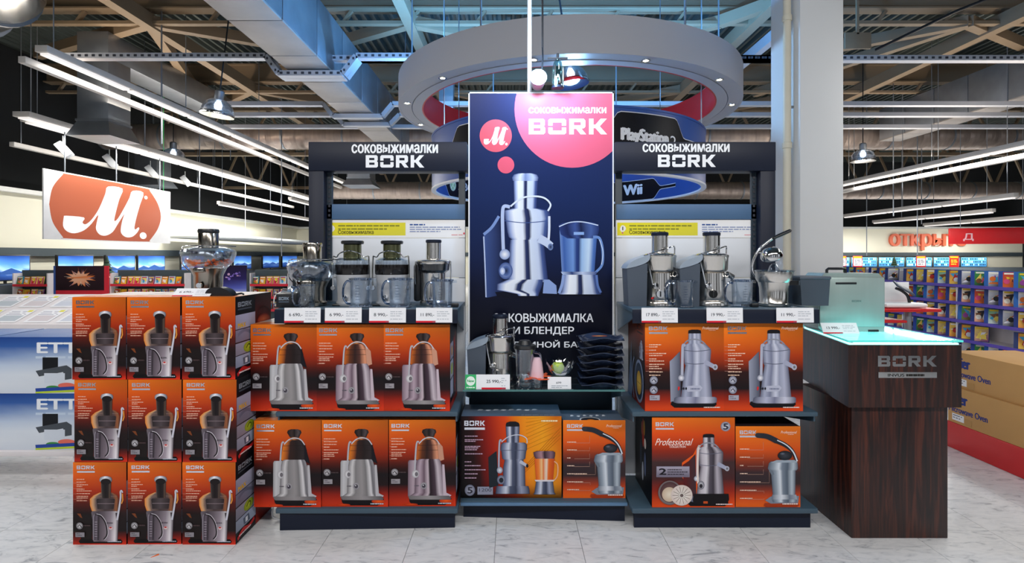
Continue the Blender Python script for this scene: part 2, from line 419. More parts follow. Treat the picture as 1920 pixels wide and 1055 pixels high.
# ================================================================ the hall
def floor_mat(name, tiles):
    m = bpy.data.materials.new(name); m.use_nodes = True; nt = m.node_tree; b = nt.nodes['Principled BSDF']; L = nt.links.new
    g = nt.nodes.new('ShaderNodeNewGeometry'); oi = nt.nodes.new('ShaderNodeObjectInfo')
    ad = nt.nodes.new('ShaderNodeVectorMath'); ad.operation = 'ADD'; sc = nt.nodes.new('ShaderNodeVectorMath'); sc.operation = 'SCALE'; sc.inputs['Scale'].default_value = 37.0
    cb = nt.nodes.new('ShaderNodeCombineXYZ'); L(oi.outputs['Random'], cb.inputs[0]); L(oi.outputs['Random'], cb.inputs[1])
    L(cb.outputs[0], sc.inputs[0]); L(g.outputs['Position'], ad.inputs[0]); L(sc.outputs[0], ad.inputs[1])
    mp = nt.nodes.new('ShaderNodeMapping'); mp.inputs['Rotation'].default_value = (0, 0, 0.6); mp.inputs['Scale'].default_value = (3.2, 9.5, 1); L(ad.outputs[0], mp.inputs[0])
    n = nt.nodes.new('ShaderNodeTexNoise'); n.inputs['Scale'].default_value = 2.2; n.inputs['Detail'].default_value = 9; n.inputs['Roughness'].default_value = 0.62; n.inputs['Distortion'].default_value = 1.6
    L(mp.outputs[0], n.inputs['Vector'])
    r = nt.nodes.new('ShaderNodeValToRGB'); e = r.color_ramp.elements
    e[0].position = 0.3; e[0].color = (*hx((158, 162, 168)), 1); e[1].position = 0.56; e[1].color = (*hx((226, 227, 229)), 1)
    x = e.new(0.42); x.color = (*hx((212, 214, 217)), 1)
    L(n.outputs['Fac'], r.inputs[0])
    if tiles: L(r.outputs[0], b.inputs['Base Color'])
    else:
        br = nt.nodes.new('ShaderNodeTexBrick'); br.offset = 0; br.inputs['Scale'].default_value = 1; br.inputs['Brick Width'].default_value = 0.44; br.inputs['Row Height'].default_value = 0.44
        br.inputs['Mortar Size'].default_value = 0.004; br.inputs['Mortar'].default_value = (*hx((120, 120, 120)), 1)
        L(g.outputs['Position'], br.inputs['Vector']); L(r.outputs[0], br.inputs['Color1']); L(r.outputs[0], br.inputs['Color2']); L(br.outputs['Color'], b.inputs['Base Color'])
    b.inputs['Roughness'].default_value = 0.28
    return m
TILE, BEYOND = floor_mat('marbled_tile', True), floor_mat('marbled_floor_far', False)
GROUT = mat('grout', (112, 112, 114), 0.9)
T, TX0, TY0, NX, NY = 0.44, -1.406 - 0.44 * 7, 1.98, 21, 13
fl = MB().box(-17, -6, -0.12, 27, 30, -0.006).build('floor', GROUT); struct(fl, 'pale grey marbled tile floor of the shop hall')
tm = MB().box(0.0012, 0.0012, -0.006, T - 0.0012, T - 0.0012, 0.0)
t0 = tm.build('tile', TILE, fl); t0.location = (TX0, TY0, 0)
for i in range(NX):
    for j in range(NY):
        if i == j == 0: continue
        o = link('tile', t0.data, None, fl); o.location = (TX0 + i * T, TY0 + j * T, 0)
x1, y1 = TX0 + NX * T, TY0 + NY * T
MB().box(-17, -6, -0.006, 27, TY0, 0).box(-17, y1, -0.006, 27, 30, 0).box(-17, TY0, -0.006, TX0, y1, 0).box(x1, TY0, -0.006, 27, y1, 0).build('floor_field', BEYOND, fl)

# corrugated roof deck: ribs run away from the camera
DECK = mat('deck_sheet', (84, 92, 88), 0.45, 0.35, 0.25, 1.2)
V = []; Fc = []; zc = 6.6; pitch = 0.2; nx = 220; xs = -17.0
prof = [(0, 0), (0.055, 0), (0.085, 0.1), (0.17, 0.1)]
for i in range(nx):
    for dx, dz in prof: V += [(xs + i * pitch + dx, -6, zc + dz), (xs + i * pitch + dx, 30, zc + dz)]
for i in range(len(V) // 2 - 1): Fc.append((2 * i, 2 * i + 2, 2 * i + 3, 2 * i + 1))
c_ = MB(); c_.add(V, Fc); ce = c_.build('ceiling', DECK, ang=0.3); struct(ce, 'dark corrugated metal roof deck above the shop')

CREAM = mat('cream_paint', (238, 234, 214), 0.8, 0, 0.03, 1)
DARKW = mat('dark_upper_wall', (26, 28, 30), 0.9, 0, 0.2, 0.5)
FASCIA = mat('slate_fascia', (66, 78, 84), 0.6)
struct(MB().box(-11.5, 28.0, 0, 26.8, 28.3, 2.95).build('wall_back', CREAM), 'cream back wall far behind the display')
struct(MB().box(-11.8, -6, 0, -11.3, 28.3, 2.95).build('wall_left', CREAM), 'cream side wall behind the television row')
struct(MB().box(-17, 29.0, 2.96, 26.8, 29.3, 6.58).build('wall_back_upper', DARKW), 'dark upper wall under the roof deck')
struct(MB().box(-12.6, -6, 2.96, -12.3, 29, 6.58).build('wall_left_upper', DARKW), 'dark upper side wall under the roof deck')
struct(MB().box(26.8, -6, 0, 27, 29.3, 6.58).build('wall_right', DARKW), 'dark right hand wall of the hall')
struct(MB().box(-11.3, 8, 1.47, -11.15, 28, 1.66).box(-11.15, 27.85, 1.47, 26.7, 28.0, 1.66).build('trim_1', FASCIA), 'slate grey band under the cream fascia')
struct(MB().box(-11.3, 8, 2.9, -11.12, 28, 3.0).box(-11.12, 27.82, 2.9, 26.7, 28.0, 3.0).build('trim_2', mat('white_trim', (245, 245, 240), 0.6)), 'white capping along the top of the cream fascia')

# unseen dark piers added behind the camera so the steel reflects dark streaks
struct(MB().box(-9, -4.3, 0, -6.6, -4, 3.4).box(-5.2, -4.3, 0, -3.4, -4, 3.4).box(-2.2, -4.3, 0, -1.2, -4, 3.4).box(.6, -4.3, 0, 1.5, -4, 3.4).box(3.0, -4.3, 0, 5.0, -4, 3.4).box(6.6, -4.3, 0, 9, -4, 3.4).box(-9, -4.3, 3.4, 9, -4, 6.5).build('wall_rear_added', DARKW), 'unseen dark piers added behind the camera to streak the steel reflections')
# steel roof structure
BEIGE = mat('beige_steel_paint', (142, 122, 98), 0.55, 0, 0.12, 1.5)
GALV = mat('galvanised_sheet', (150, 156, 164), 0.4, 0.75, 0.25, 3, bump=0.25)
PALEDUCT = mat('foil_lined_duct', (182, 176, 172), 0.5, 0.35, 0.2, 2.5, bump=0.35)
def lattice_beam(y, zb, zt, label, nx=24, x0=-12.2, x1=26):
    t = thing('roof_truss', label, 'truss', (0, y, zb), group='steel trusses across the hall')
    MB().box(x0, -.11, -.05, x1, .11, .05).build('bottom_chord', BEIGE, t)
    MB().box(x0, -.11, zt - zb - .05, x1, .11, zt - zb + .05).build('top_chord', BEIGE, t)
    st = (x1 - x0) / nx
    for i in range(nx):
        a = x0 + i * st
        MB().beam((a, 0, .03), (a + st / 2, 0, zt - zb - .03), .07, .07).build('diagonal', BEIGE, t)
        MB().beam((a + st / 2, 0, zt - zb - .03), (a + st, 0, .03), .07, .07).build('diagonal', BEIGE, t)
    return t
def ibeam(y, z, label):
    t = thing('roof_beam', label, 'beam', (0, y, z), group='steel beams across the hall')
    MB().box(-12.2, -.02, .02, 26, .02, .46).build('web', BEIGE, t)
    MB().box(-12.2, -.13, 0, 26, .13, .03).build('flange', BEIGE, t); MB().box(-12.2, -.13, .45, 26, .13, .48).build('flange', BEIGE, t)
    b = MB()
    MB().box(-12.2, -.06, -.26, 26, .06, -.20).build('lower_rail', BEIGE, t)
    for i in range(22):
        MB().beam((-11.9 + i * 1.25, 0, -.2), (-11.75 + i * 1.25, 0, 0), .08, .05).build('strut', BEIGE, t)
    return t
ibeam(10, 6.06, 'steel roof beam nearest the display, above the ceiling ring')
ibeam(14, 6.0, 'second steel roof beam, seen past the ceiling ring')
lattice_beam(18, 4.9, 6.4, 'lattice roof truss crossing behind the big round duct')
lattice_beam(22.5, 4.35, 6.0, 'far lattice roof truss with crossed diagonals near the back wall', 27)
for k, (xx, lb) in enumerate(((-6.8, 'steel purlin running back over the left aisle'), (-1.9, 'steel purlin running back beside the big square duct'), (4.5, 'steel purlin running back over the ring and the white column'), (9.2, 'steel purlin running back over the right aisle'))):
    tag(MB().beam((xx, 5, 5.86), (xx, 28, 5.86), .2, .26).build('roof_purlin', BEIGE), lb, 'beam', 'purlins running back through the hall')
nodes = (-6.8, -1.9, 3.9, 8.55)
br = [((-6.8, 10), (-10.4, 11.7)), ((-6.8, 10), (-8.9, 15.5)), ((-6.8, 10), (-4.6, 11.3)), ((-1.9, 10), (-3.8, 11.2)), ((-1.9, 10), (0.8, 11.4)),
      ((3.9, 10), (5.2, 8.6)), ((3.9, 10), (1.9, 11.6)), ((8.55, 10), (6.0, 11.9)), ((8.55, 10), (11.5, 11.6)), ((8.55, 10), (6.6, 14.5)),
      ((-6.8, 14), (-4.4, 16)), ((-1.9, 14), (-4.2, 16)), ((-1.9, 14), (0.6, 16)), ((4.5, 14), (2.0, 16)), ((8.6, 14), (6.4, 16)), ((-6.8, 14), (-9, 16))]
for bi, (a, b) in enumerate(br):
    tag(MB().beam((a[0], a[1], 5.86), (b[0], b[1], 5.9), .17, .2).build('roof_brace', BEIGE), 'slanting roof brace %s the %s beam, %s' % ('before' if b[1] < a[1] else 'behind', 'nearest' if a[1] == 10 else 'second', ('reaching left over the left aisle', 'running steeply back over the left aisle', 'reaching towards the square duct', 'passing behind the square duct', 'pointing into the ceiling ring', 'coming forward beside the white column', 'crossing over the ring to the left', 'reaching left over the right aisle', 'reaching right at the frame edge', 'running steeply back over the right aisle', 'leaning towards the square duct', 'leaning left beside the square duct', 'seen through the ceiling ring', 'seen through the right of the ring', 'leaning left over the right aisle', 'leaning left over the left racks')[bi]), 'brace', 'roof braces')

# big square duct running back on the left, clad in sheet sections
dk = thing('air_duct', 'large square metal air duct running back above the left shelves', 'duct', (-3.275, 2, 4.47))
MB().box(-.33, 0, .02, .33, 13.2, .9).build('duct_core', GALV, dk)
for i in range(11):
    MB().box(-.345, i * 1.2 + .012, 0, .345, i * 1.2 + 1.188, .03, .004).build('bottom_sheet', PALEDUCT, dk)
    MB().box(.33, i * 1.2 + .012, .03, .352, i * 1.2 + 1.188, .9, .004).build('side_sheet', GALV, dk)
    MB().box(-.352, i * 1.2 + .012, .03, -.33, i * 1.2 + 1.188, .9, .004).build('side_sheet', GALV, dk)
d2 = thing('air_duct', 'grey square air duct running back over the right aisle', 'duct', (10.9, 7.4, 4.78))
MB().box(-.28, 0, .02, .28, 8.0, .9).build('duct_core', GALV, d2)
for i in range(8):
    MB().box(-.3, i + .012, .03, -.28, i + .988, .9, .004).build('side_sheet', GALV, d2); MB().box(.28, i + .012, .03, .3, i + .988, .9, .004).build('side_sheet', GALV, d2)
    MB().box(-.3, i + .012, 0, .3, i + .988, .03, .004).build('bottom_sheet', PALEDUCT, d2)
tag(MB().box(5.75, 9.2, 5.05, 6.2, 9.24, 5.33, .004).beam((5.97, 9.22, 5.3), (5.97, 9.22, 6.62), .04, .04).build('cover_plate', BEIGE), 'beige cover plate hanging right of the white column near the roof', 'panel')
tag(MB().tube([(6.4, 9.4, 5.1), (7.4, 8.9, 5.55), (9.2, 8.4, 6.2), (9.9, 8.2, 6.62)], .025, 8).build('roof_cable', BLACKP), 'thick black cable slanting up to the roof over the right aisle', 'cable')
# perforated cable trays crossing the hall, dipping under the duct
TRAY = mat('zinc_tray', (205, 208, 216), 0.4, 0.5, 0.05); HOLE = mat('slot_dark', (60, 62, 70), 0.8)
def tray(y, z, label, x0, x1, dip=True, slots=True):
    zd = 4.40
    pts = [(x0, z), (-3.95, z), (-3.75, zd), (-2.72, zd), (-2.5, z), (x1, z)] if dip else [(x0, z), (x1, z)]
    t = thing('cable_tray', label, 'cable tray', (0, y, 0), group='cable trays across the hall')
    b = MB(); c = MB()
    for (a, za), (e, ze) in zip(pts, pts[1:]):
        b.beam((a, 0, za), (e, 0, ze), .14, .085)
        L = math.hypot(e - a, ze - za); n = int(L / .11)
        if slots:
            for k in range(n):
                u = (k + .5) / n; c.beam((a + (e - a) * (u - .2 / n), -.072, za + (ze - za) * u), (a + (e - a) * (u + .2 / n), -.072, za + (ze - za) * u), .012, .035)
    b.build('channel', TRAY, t)
    if slots: o = c.build('slots', HOLE, t); o['kind'] = 'stuff'
tray(8.6, 4.68, 'perforated cable tray nearest the camera, bending under the square duct', -7.2, -1.4)
tray(8.75, 4.7, 'perforated cable tray high over the right aisle', 4.4, 12)
tray(11.2, 4.66, 'upper one of the paired cable trays behind the ceiling ring', -6.4, 12, slots=False)
tray(11.9, 4.62, 'lower one of the paired cable trays behind the ceiling ring', -6.4, 12, slots=False)
tray(13.0, 4.62, 'slim cable tray in front of the big round duct', -7, 14, dip=False, slots=False)
tag(MB().beam((4.92, 5.5, 5.6), (4.92, 20, 5.6), .14, .2).build('cable_ladder', TRAY), 'perforated cable ladder running back beside the purlin near the column', 'cable tray')
# round insulated ducts crossing the hall
FOILD = mat('foil_wrapped_duct', (176, 160, 150), 0.38, 0.6, 0.25, 4, bump=0.6, stretch=(3, 1, 0.4))
def round_duct(y, z, r, x0, x1, label, m=FOILD):
    t = thing('round_duct', label, 'duct', (x0, y, z))
    prof = []; n = int((x1 - x0) / .45)
    for i in range(n):
        a = i * .45; prof += [(r * .97, a), (r, a + .05), (r, a + .38), (r * .97, a + .44)]
    MB().lathe(prof, 20, axis='x').build('insulation_sleeve', m, t)
    for i in range(0, n, 4):
        MB().lathe([(r * 1.03, i * .45 - .02), (r * 1.03, i * .45 + .03)], 20, axis='x').build('strap_band', GALV, t)
round_duct(16.0, 5.05, .38, -12.2, 24, 'thick foil wrapped round duct crossing the whole hall')
round_duct(21.0, 4.05, .34, -7.2, 22, 'lower round duct seen through the left display opening')
# shiny round elbow duct at the upper left
ed = thing('round_duct_elbow', 'shiny steel round duct elbow at the upper left corner', 'duct', (0, 0, 0))
MB().tube([(-9.6, 8.4, 5.5), (-8.4, 8.2, 5.5), (-7.6, 7.8, 5.52), (-7.0, 7.0, 5.58), (-6.6, 6.0, 5.62), (-6.5, 5, 5.62)], .62, 28).build('pipe', mat('shiny_galvanised', (150, 155, 160), 0.22, 0.95, 0.2, 3), ed)
for p in ((-8.4, 8.2, 5.5), (-7.6, 7.8, 5.52), (-7.0, 7.0, 5.58)):
    MB().tube([(p[0] - .03, p[1] + .01, p[2]), (p[0] + .03, p[1] - .01, p[2])], .66, 28).build('flange_ring', GALV, ed)
# square ventilation drops with flared hoods
def vent(px, ytop, ybot, d, wd, label):
    x, y, zt = at(px, ytop, d); zb = at(px, ybot, d)[2]; h = zt - zb; f = min(.3, h * .25)
    t = thing('ventilation_drop', label, 'duct', (x, y, zb), group='square ventilation drops')
    MB().box(-wd / 2, -wd / 2, f, wd / 2, wd / 2, h, .006).build('shaft', GALV, t)
    if d < 11: MB().box(-wd / 2, -wd / 2, h, wd / 2, 4.2, h + .5, .006).build('branch_duct', GALV, t)
    else: MB().cyl((0, 0, h), (0, 0, 6.58 - zb), .03, 8).build('suspension', GALV, t)
    MB().box(-wd / 2 - .02, -wd / 2 - .02, f, wd / 2 + .02, wd / 2 + .02, f + .04).build('collar', GALV, t)
    g = wd / 2 * 1.4; a = wd / 2
    MB().add([(-g, -g, 0), (g, -g, 0), (g, g, 0), (-g, g, 0), (-a, -a, f), (a, -a, f), (a, a, f), (-a, a, f)], [(0, 3, 2, 1), (4, 5, 6, 7), (0, 1, 5, 4), (1, 2, 6, 5), (2, 3, 7, 6), (3, 0, 4, 7)]).build('hood', GALV, t)
vent(196, 118, 262, 10.5, .6, 'square metal ventilation drop with flared hood at the upper left')
vent(287, 288, 350, 16.5, .68, 'pale square ventilation drop beside the oval logo board')
vent(678, 300, 350, 17, .7, 'square vent hood seen through the left display opening')
vent(838, 150, 232, 11.4, .3, 'narrow foil clad shaft seen inside the ceiling ring')
# light trunking running back through the hall
TUBE = mat('lit_tube', (255, 255, 255), 0.4, emit=(255, 246, 238), estr=0.5)
HOUS = mat('white_trunking', (214, 208, 202), 0.5, 0, 0.1, 3)
def trunk(X, z, y0, y1, wd, label, lit=True, hang=True, n=None):
    t = thing('light_trunking', label, 'ceiling light', (X, y0, z), group='light lines running back through the hall')
    MB().box(-wd / 2, 0, .03, wd / 2, y1 - y0, .12, .004).build('housing', HOUS, t)
    if lit:
        n = n or max(1, int((y1 - y0) / 1.6)); l = (y1 - y0) / n
        for i in range(n):
            MB().box(-wd * .32, i * l + .05, 0, wd * .32, (i + 1) * l - .05, .03).build('tube', TUBE, t)
    if hang:
        for k in range(int((y1 - y0) / 3) + 1): MB().cyl((0, .2 + k * 3, .12), (0, .2 + k * 3, 6.64 - z), .008, 6).build('hanger_rod', GALV, t)
trunk(-6.36, 4.2, 7.2, 22, .17, 'long lit light line above the left racks, nearest to the square duct')
trunk(-6.62, 4.05, 7.2, 22, .1, 'slim unlit rail running beside the long left light line', lit=False, hang=False)
trunk(-8.75, 3.93, 9.5, 24, .3, 'wide pale trunking over the oval logo board', n=9)
trunk(-9.08, 3.97, 10, 24, .3, 'outer pale trunking over the oval logo board', n=9)
trunk(-9.85, 3.6, 10.5, 24, .1, 'slim lighting rail carrying the white spotlights', lit=False)
trunk(-8.15, 2.88, 14.8, 22, .09, 'low thin light line in front of the left cream wall')
trunk(-7.5, 3.35, 18, 24, .12, 'short thin light line just left of the dark display post')
trunk(9.6, 3.5, 9, 16, .22, 'long light line and rail crossing the upper right aisle')
trunk(9.75, 3.3, 9, 16, .12, 'beam under the upper right light line', lit=False)
trunk(10.4, 2.66, 11.0, 16.7, .1, 'long thin light line low over the right aisle')
trunk(12.2, 2.56, 13.5, 18, .1, 'thin light line above the orange wall lettering')
trunk(13.6, 2.44, 14, 17.6, .1, 'lowest thin light line at the far right')
# white spotlights on the slim rail
for px, py, d in ((118, 282, 10.9), (205, 303, 13.0), (282, 322, 14.5), (347, 340, 16.0)):
    x, y, z = at(px, py, d)
    t = thing('rail_spotlight', 'white rail spotlight over the oval logo board, %s from the left' % {118: 'first', 205: 'second', 282: 'third', 347: 'fourth'}[px], 'spotlight', (x, y, z), .5, 'white rail spotlights')
    MB().cyl((0, 0, .1), (0, 0, .3), .012, 6).build('bracket', WHITEP, t)
    b = MB(); b.M = Matrix.Rotation(.9, 4, 'Y'); b.box(-.16, -.12, -.05, .16, .12, .1, .02).build('head', WHITEP, t)
# high-bay pendant lamps
LENS = glass('prismatic_lamp_glass', (235, 242, 250), 0.3, 0.2)
LAMPB = mat('lamp_bulb', (255, 255, 255), 0.4, emit=(240, 246, 255), estr=6)
def highbay(px, py, d, r, label, rot=0.0):
    x, y, z = at(px, py, d)
    t = thing('pendant_lamp', label, 'lamp', (x, y, z), group='bell shaped pendant lamps'); t.rotation_euler = (0, rot, 0)
    MB().lathe([(r, 0), (r * 1.02, r * .08), (r * .97, r * .45), (r * .8, r * .8), (r * .5, r * 1.02), (r * .28, r * 1.08), (r * .28, r * 1.05), (r * .48, r * .98), (r * .78, r * .76), (r * .94, r * .44), (r * .98, r * .08), (r, 0)], 28).build('reflector', LENS, t)
    MB().lathe([(.001, r * .35), (r * .22, r * .45), (r * .25, r * .7), (r * .12, r * 1.0), (.001, r * 1.02)], 14).build('bulb', LAMPB, t)
    MB().lathe([(r * 1.04, -.01), (r * 1.06, .02), (r * 1.04, .04)], 28).build('rim', STEEL2, t)
    MB().lathe([(r * .27, r * 1.05), (r * .3, r * 1.1), (r * .3, r * 1.6), (r * .2, r * 1.7), (.01, r * 1.72)], 16).build('ballast', GALV, t)
    MB().cyl((0, 0, r * 1.7), (0, 0, 6.5 - z), .012, 6).build('suspension', BLACKP, t)
ml_ = bpy.data.lights.new('pendant_lamp_light', 'POINT'); ml_.energy = 160; ml_.color = (.3, .6, 1.0); ml_.shadow_soft_size = .12
mo_ = bpy.data.objects.new('pendant_lamp_light', ml_); COL.objects.link(mo_); mo_.location = (.75, 6.6, 3.52)
highbay(407, 216, 9.0, .25, 'bell shaped pendant lamp left of the square duct', .12)
highbay(325, 300, 15.0, .3, 'small bell shaped pendant lamp above the oval logo board')
highbay(1073, 158, 6.6, .2, 'bell shaped pendant lamp behind the top of the blue banner', -.15)
highbay(1618, 302, 13.0, .26, 'bell shaped pendant lamp right of the white column')
# thin hanging rods seen against the dark
for px, y0, y1, d in ((374, 277, 397, 15), (528, 318, 480, 15), (432, 230, 300, 16), (1625, 360, 480, 17), (1675, 280, 405, 14), (1720, 330, 478, 15), (1728, 290, 420, 16), (303, 225, 270, 10), (760, 0, 200, 12)):
    b = at(px, y1, d); a = (b[0], b[1], 6.6)
    tag(MB().cyl(a, b, .014, 6).build('hanging_rod', GALV), 'thin steel rod hanging from the roof %s' % {374: 'right of the oval logo board', 528: 'close to the dark left display post', 432: 'over the left cream wall', 1625: 'just right of the white column', 1675: 'above the start of the orange letters', 1720: 'in front of the orange letters', 1728: 'behind the upper right light line', 303: 'beside the pale ventilation drop', 760: 'at the left of the ceiling ring'}[px], 'rod', 'thin hanging rods')
# white square column with a pipe
COLM = mat('column_paint', (214, 216, 218), 0.6, 0, 0.04, 1.5)
struct(MB().box(2.70, 5.0, 0, 3.11, 5.57, 6.6, .012).build('wall_column', COLM), 'white square column behind the counter')
pc = thing('drain_pipe', 'cream drain pipe running up the white column', 'pipe', (2.64, 5.12, 0))
MB().cyl((0, 0, 0), (0, 0, 6.5), .036, 16).build('pipe', mat('cream_pipe', (214, 208, 190), 0.5), pc)
for z in (1.1, 2.53, 3.75): MB().lathe([(.036, z - .03), (.044, z - .025), (.044, z + .025), (.036, z + .03)], 16).build('socket', MATS['cream_pipe'], pc)
for z in (.6, 2.9): MB().cyl((0, 0, z), (.08, 0, z), .014, 8).build('clip', GALV, pc)

# ceiling ring with downlights
RX, RY, RO, RI, RZ0, RZ1 = 0.80, 8.0, 2.45, 2.10, 3.58, 3.99
RINGM = mat('ring_grey_paint', (176, 176, 182), 0.45, 0, 0.03, 1)
rg = thing('ceiling_ring', 'large grey ceiling ring with small downlights and a red inner face', 'ceiling ring', (RX, RY, 0))
def ringprof(p, seg=96): return MB().lathe(p + [p[0]], seg)
ringprof([(RO, RZ0), (RO, RZ1), (RO - .03, RZ1), (RO - .03, RZ0)]).build('outer_panel', RINGM, rg)
ringprof([(RO - .03, RZ0 + .004), (RO - .03, RZ0 + .03), (RI + .165, RZ0 + .03), (RI + .165, RZ0 + .004)]).build('soffit', RINGM, rg)
ringprof([(RI + .155, RZ0), (RI + .155, RZ0 + .03), (RI + .02, RZ0 + .03), (RI + .02, RZ0)]).build('soffit', RINGM, rg)
ringprof([(RI + .02, RZ0), (RI + .02, RZ1), (RI, RZ1), (RI, RZ0)]).build('inner_panel', REDM, rg)
DL = mat('downlight_lens', (255, 255, 240), 0.4, emit=(255, 246, 200), estr=14)
for k in range(12):
    a = math.radians(-90 - 14 + 30 * k); x, y = 2.335 * math.cos(a), 2.335 * math.sin(a)
    f = MB().lathe([(.03, RZ0 - .004), (.05, RZ0 - .006), (.052, RZ0 + .01), (.03, RZ0 + .01), (.03, RZ0 - .004)], 16, (x, y, 0)).build('downlight', STEEL2, rg)
    MB().lathe([(.03, RZ0 - .002), (.03, RZ0 + .006)], 16, (x, y, 0)).build('lens', DL, f)
for a in range(0, 360, 60):
    x, y = 2.3 * math.cos(math.radians(a)), 2.3 * math.sin(math.radians(a))
    MB().cyl((x, y, RZ1 - .2), (x, y, 5.85), .012, 6).build('suspension', GALV, rg)

for a in range(0, 360, 60):                                # unseen uplighters added on the ring to turn the roof steel blue
    x, y = 2.27 * math.cos(math.radians(a + 30)), 2.27 * math.sin(math.radians(a + 30))
    MB().lathe([(.1, 3.9), (.13, 3.96), (.125, 3.96), (.09, 3.91), (.001, 3.91)], 14, (x, y, 0)).build('added_uplighter', GALV, rg)
    u_ = area('added_ring_uplighter', (RX + x, RY + y, 4.02), (PI, 0, 0), .24, .24, 135, (.12, .45, 1.0)); u_.data.spread = PI
# blue hanging ring sign under the ceiling ring
SR, SZ0, SZ1 = 1.98, 2.43, 3.17
sg = thing('ring_sign', 'hanging blue ring sign with black panels naming game consoles', 'sign', (RX, RY, 0))
BLUES = mat('sign_blue', (44, 82, 158), 0.35, 0, 0.12, 1.2)
WHITEL = mat('sign_white_edge', (226, 226, 232), 0.5)
ringprof([(SR, SZ0), (SR, SZ1), (SR - .05, SZ1), (SR - .05, SZ0)]).build('band', BLUES, sg)
ringprof([(SR + .008, SZ0 - .015), (SR + .008, SZ0 + .01), (SR - .058, SZ0 + .01), (SR - .058, SZ0 - .015)]).build('edge_trim', WHITEL, sg)
ringprof([(SR + .008, SZ1 - .01), (SR + .008, SZ1 + .015), (SR - .058, SZ1 + .015), (SR - .058, SZ1 - .01)]).build('edge_trim', MATS['sign_blue'], sg)
def console_panel(word, ang, inner, wpx=1.15, zc=2.8, hh=.26, bold=0.02, logo=False):
    R = SR + .004 if not inner else SR - .054
    p = Pr((0, 0, 1000, 1000), 1.9, 1.0, 0.0012)
    def shape(g):
        n = 44; cs = []
        for i in range(n + 1):
            x = 1000 * i / n; e = abs(x - 500) / 500
            t = 1 if e < .42 else (0.12 if e > .62 else 1 - (.88) * (lambda q: q * q * (3 - 2 * q))((e - .42) / .2))
            cs.append((x, 500 - hh * 1000 * t - g, 500 + hh * 1000 * t + g))
        return cs
    p.cols(shape(11), '#D8DAE2'); p.cols(shape(0), '#0B0A12')
    if logo:
        p.ell(340, 500, 55, 100, '#6FB53C', '#C9D3C4'); p.line([(310, 440), (370, 560)], 12, '#E8F2DC'); p.line([(370, 440), (310, 560)], 12, '#E8F2DC')
        p.text(word, 430, 430, 720, 560, '#E4E4EA', .01)
    elif word: p.text(word, *{'PlayStation': (300, 430, 640, 610), 'Wii': (400, 390, 590, 570)}[word], '#F2F2F6', bold)
    if word == 'PlayStation': p.text('2', 660, 460, 715, 590, '#F2F2F6', 0); p.text('.', 643, 575, 652, 590, '#F2F2F6', 0)
    (p.bend_in if inner else p.bend)(R)
    o = p.build('console_panel', sg, PRINT, (0, 0, zc - .5)); o.rotation_euler = (0, 0, math.radians(ang)); return o
console_panel('PlayStation', 24, False, zc=2.86, hh=.25)
console_panel('Wii', -44, True, zc=2.62, hh=.17)
console_panel('XBOX', 58, True, zc=2.64, hh=.19, logo=True)
console_panel('', -36, False, zc=2.84, hh=.25)
for a in (30, 150, 210, 330):
    x, y = (SR - .025) * math.cos(math.radians(a)), (SR - .025) * math.sin(math.radians(a))
    MB().cyl((x, y, SZ1), (x, y, RZ1 + 1.8), .008, 6).build('suspension', GALV, sg)
# ================================================================ printed faces of the packaging
def bgfn(vs, right=0.45, glow=0.0):
    st = [(t, hx(c)) for t, c in vs]
    def f(u, v):                                  # u right, v down
        c = ramp(st, v); k = 1 - right * u * max(0, 1 - v * 1.6)
        if glow and v > .55: k *= 1 + glow * (u - .4)
        return tuple(min(1, max(0, x * k)) for x in c)
    return f
BG_A = bgfn([(0, (236, 118, 24)), (.16, (226, 92, 20)), (.34, (178, 50, 16)), (.5, (84, 22, 14)), (.62, (26, 14, 16)), (.84, (20, 12, 14)), (.93, (110, 22, 14)), (1, (206, 44, 20))], .45, .5)
BG_B = bgfn([(0, (238, 122, 26)), (.18, (224, 90, 20)), (.36, (170, 48, 16)), (.52, (60, 18, 14)), (.62, (18, 14, 18)), (.78, (30, 14, 16)), (.9, (170, 36, 16)), (1, (214, 58, 22))], .5, .3)
BG_C = bgfn([(0, (246, 134, 30)), (.2, (236, 108, 24)), (.38, (188, 62, 18)), (.55, (48, 22, 20)), (.75, (22, 16, 20)), (.88, (160, 40, 16)), (1, (236, 76, 22))], .55, .1)
BG_E = bgfn([(0, (244, 128, 28)), (.28, (224, 88, 24)), (.46, (120, 46, 28)), (.58, (48, 40, 46)), (.74, (54, 38, 40)), (.88, (200, 70, 24)), (1, (240, 104, 28))], .25)
SIL = stp((0, (64, 66, 76)), (.12, (176, 178, 190)), (.3, (214, 216, 226)), (.42, (120, 122, 134)), (.58, (92, 94, 106)), (.72, (196, 198, 210)), (.88, (140, 142, 154)), (1, (60, 60, 70)))
SILB = stp((0, (96, 102, 124)), (.14, (168, 174, 198)), (.32, (120, 126, 152)), (.5, (206, 210, 228)), (.62, (150, 156, 180)), (.8, (178, 182, 204)), (1, (92, 96, 118)))
GREYM = stp((0, (112, 110, 114)), (.16, (206, 204, 206)), (.28, (128, 126, 128)), (.5, (150, 146, 148)), (.66, (120, 118, 120)), (.8, (214, 212, 216)), (.87, (104, 102, 108)), (1, (150, 148, 154)))
MAUVE = stp((0, (96, 78, 92)), (.16, (178, 158, 172)), (.32, (104, 84, 98)), (.46, (196, 180, 190)), (.52, (36, 24, 32)), (.7, (70, 54, 66)), (.82, (196, 184, 194)), (1, (110, 92, 106)))
AMBER = stp((0, (224, 124, 34)), (.16, (176, 92, 34)), (.3, (52, 30, 26)), (.6, (34, 24, 24)), (.85, (46, 38, 40)), (1, (24, 18, 20)))
COPPER = stp((0, (196, 100, 34)), (.2, (96, 50, 28)), (.4, (46, 28, 26)), (.6, (84, 50, 44)), (.8, (220, 150, 116)), (.92, (150, 84, 60)), (1, (60, 34, 28)))
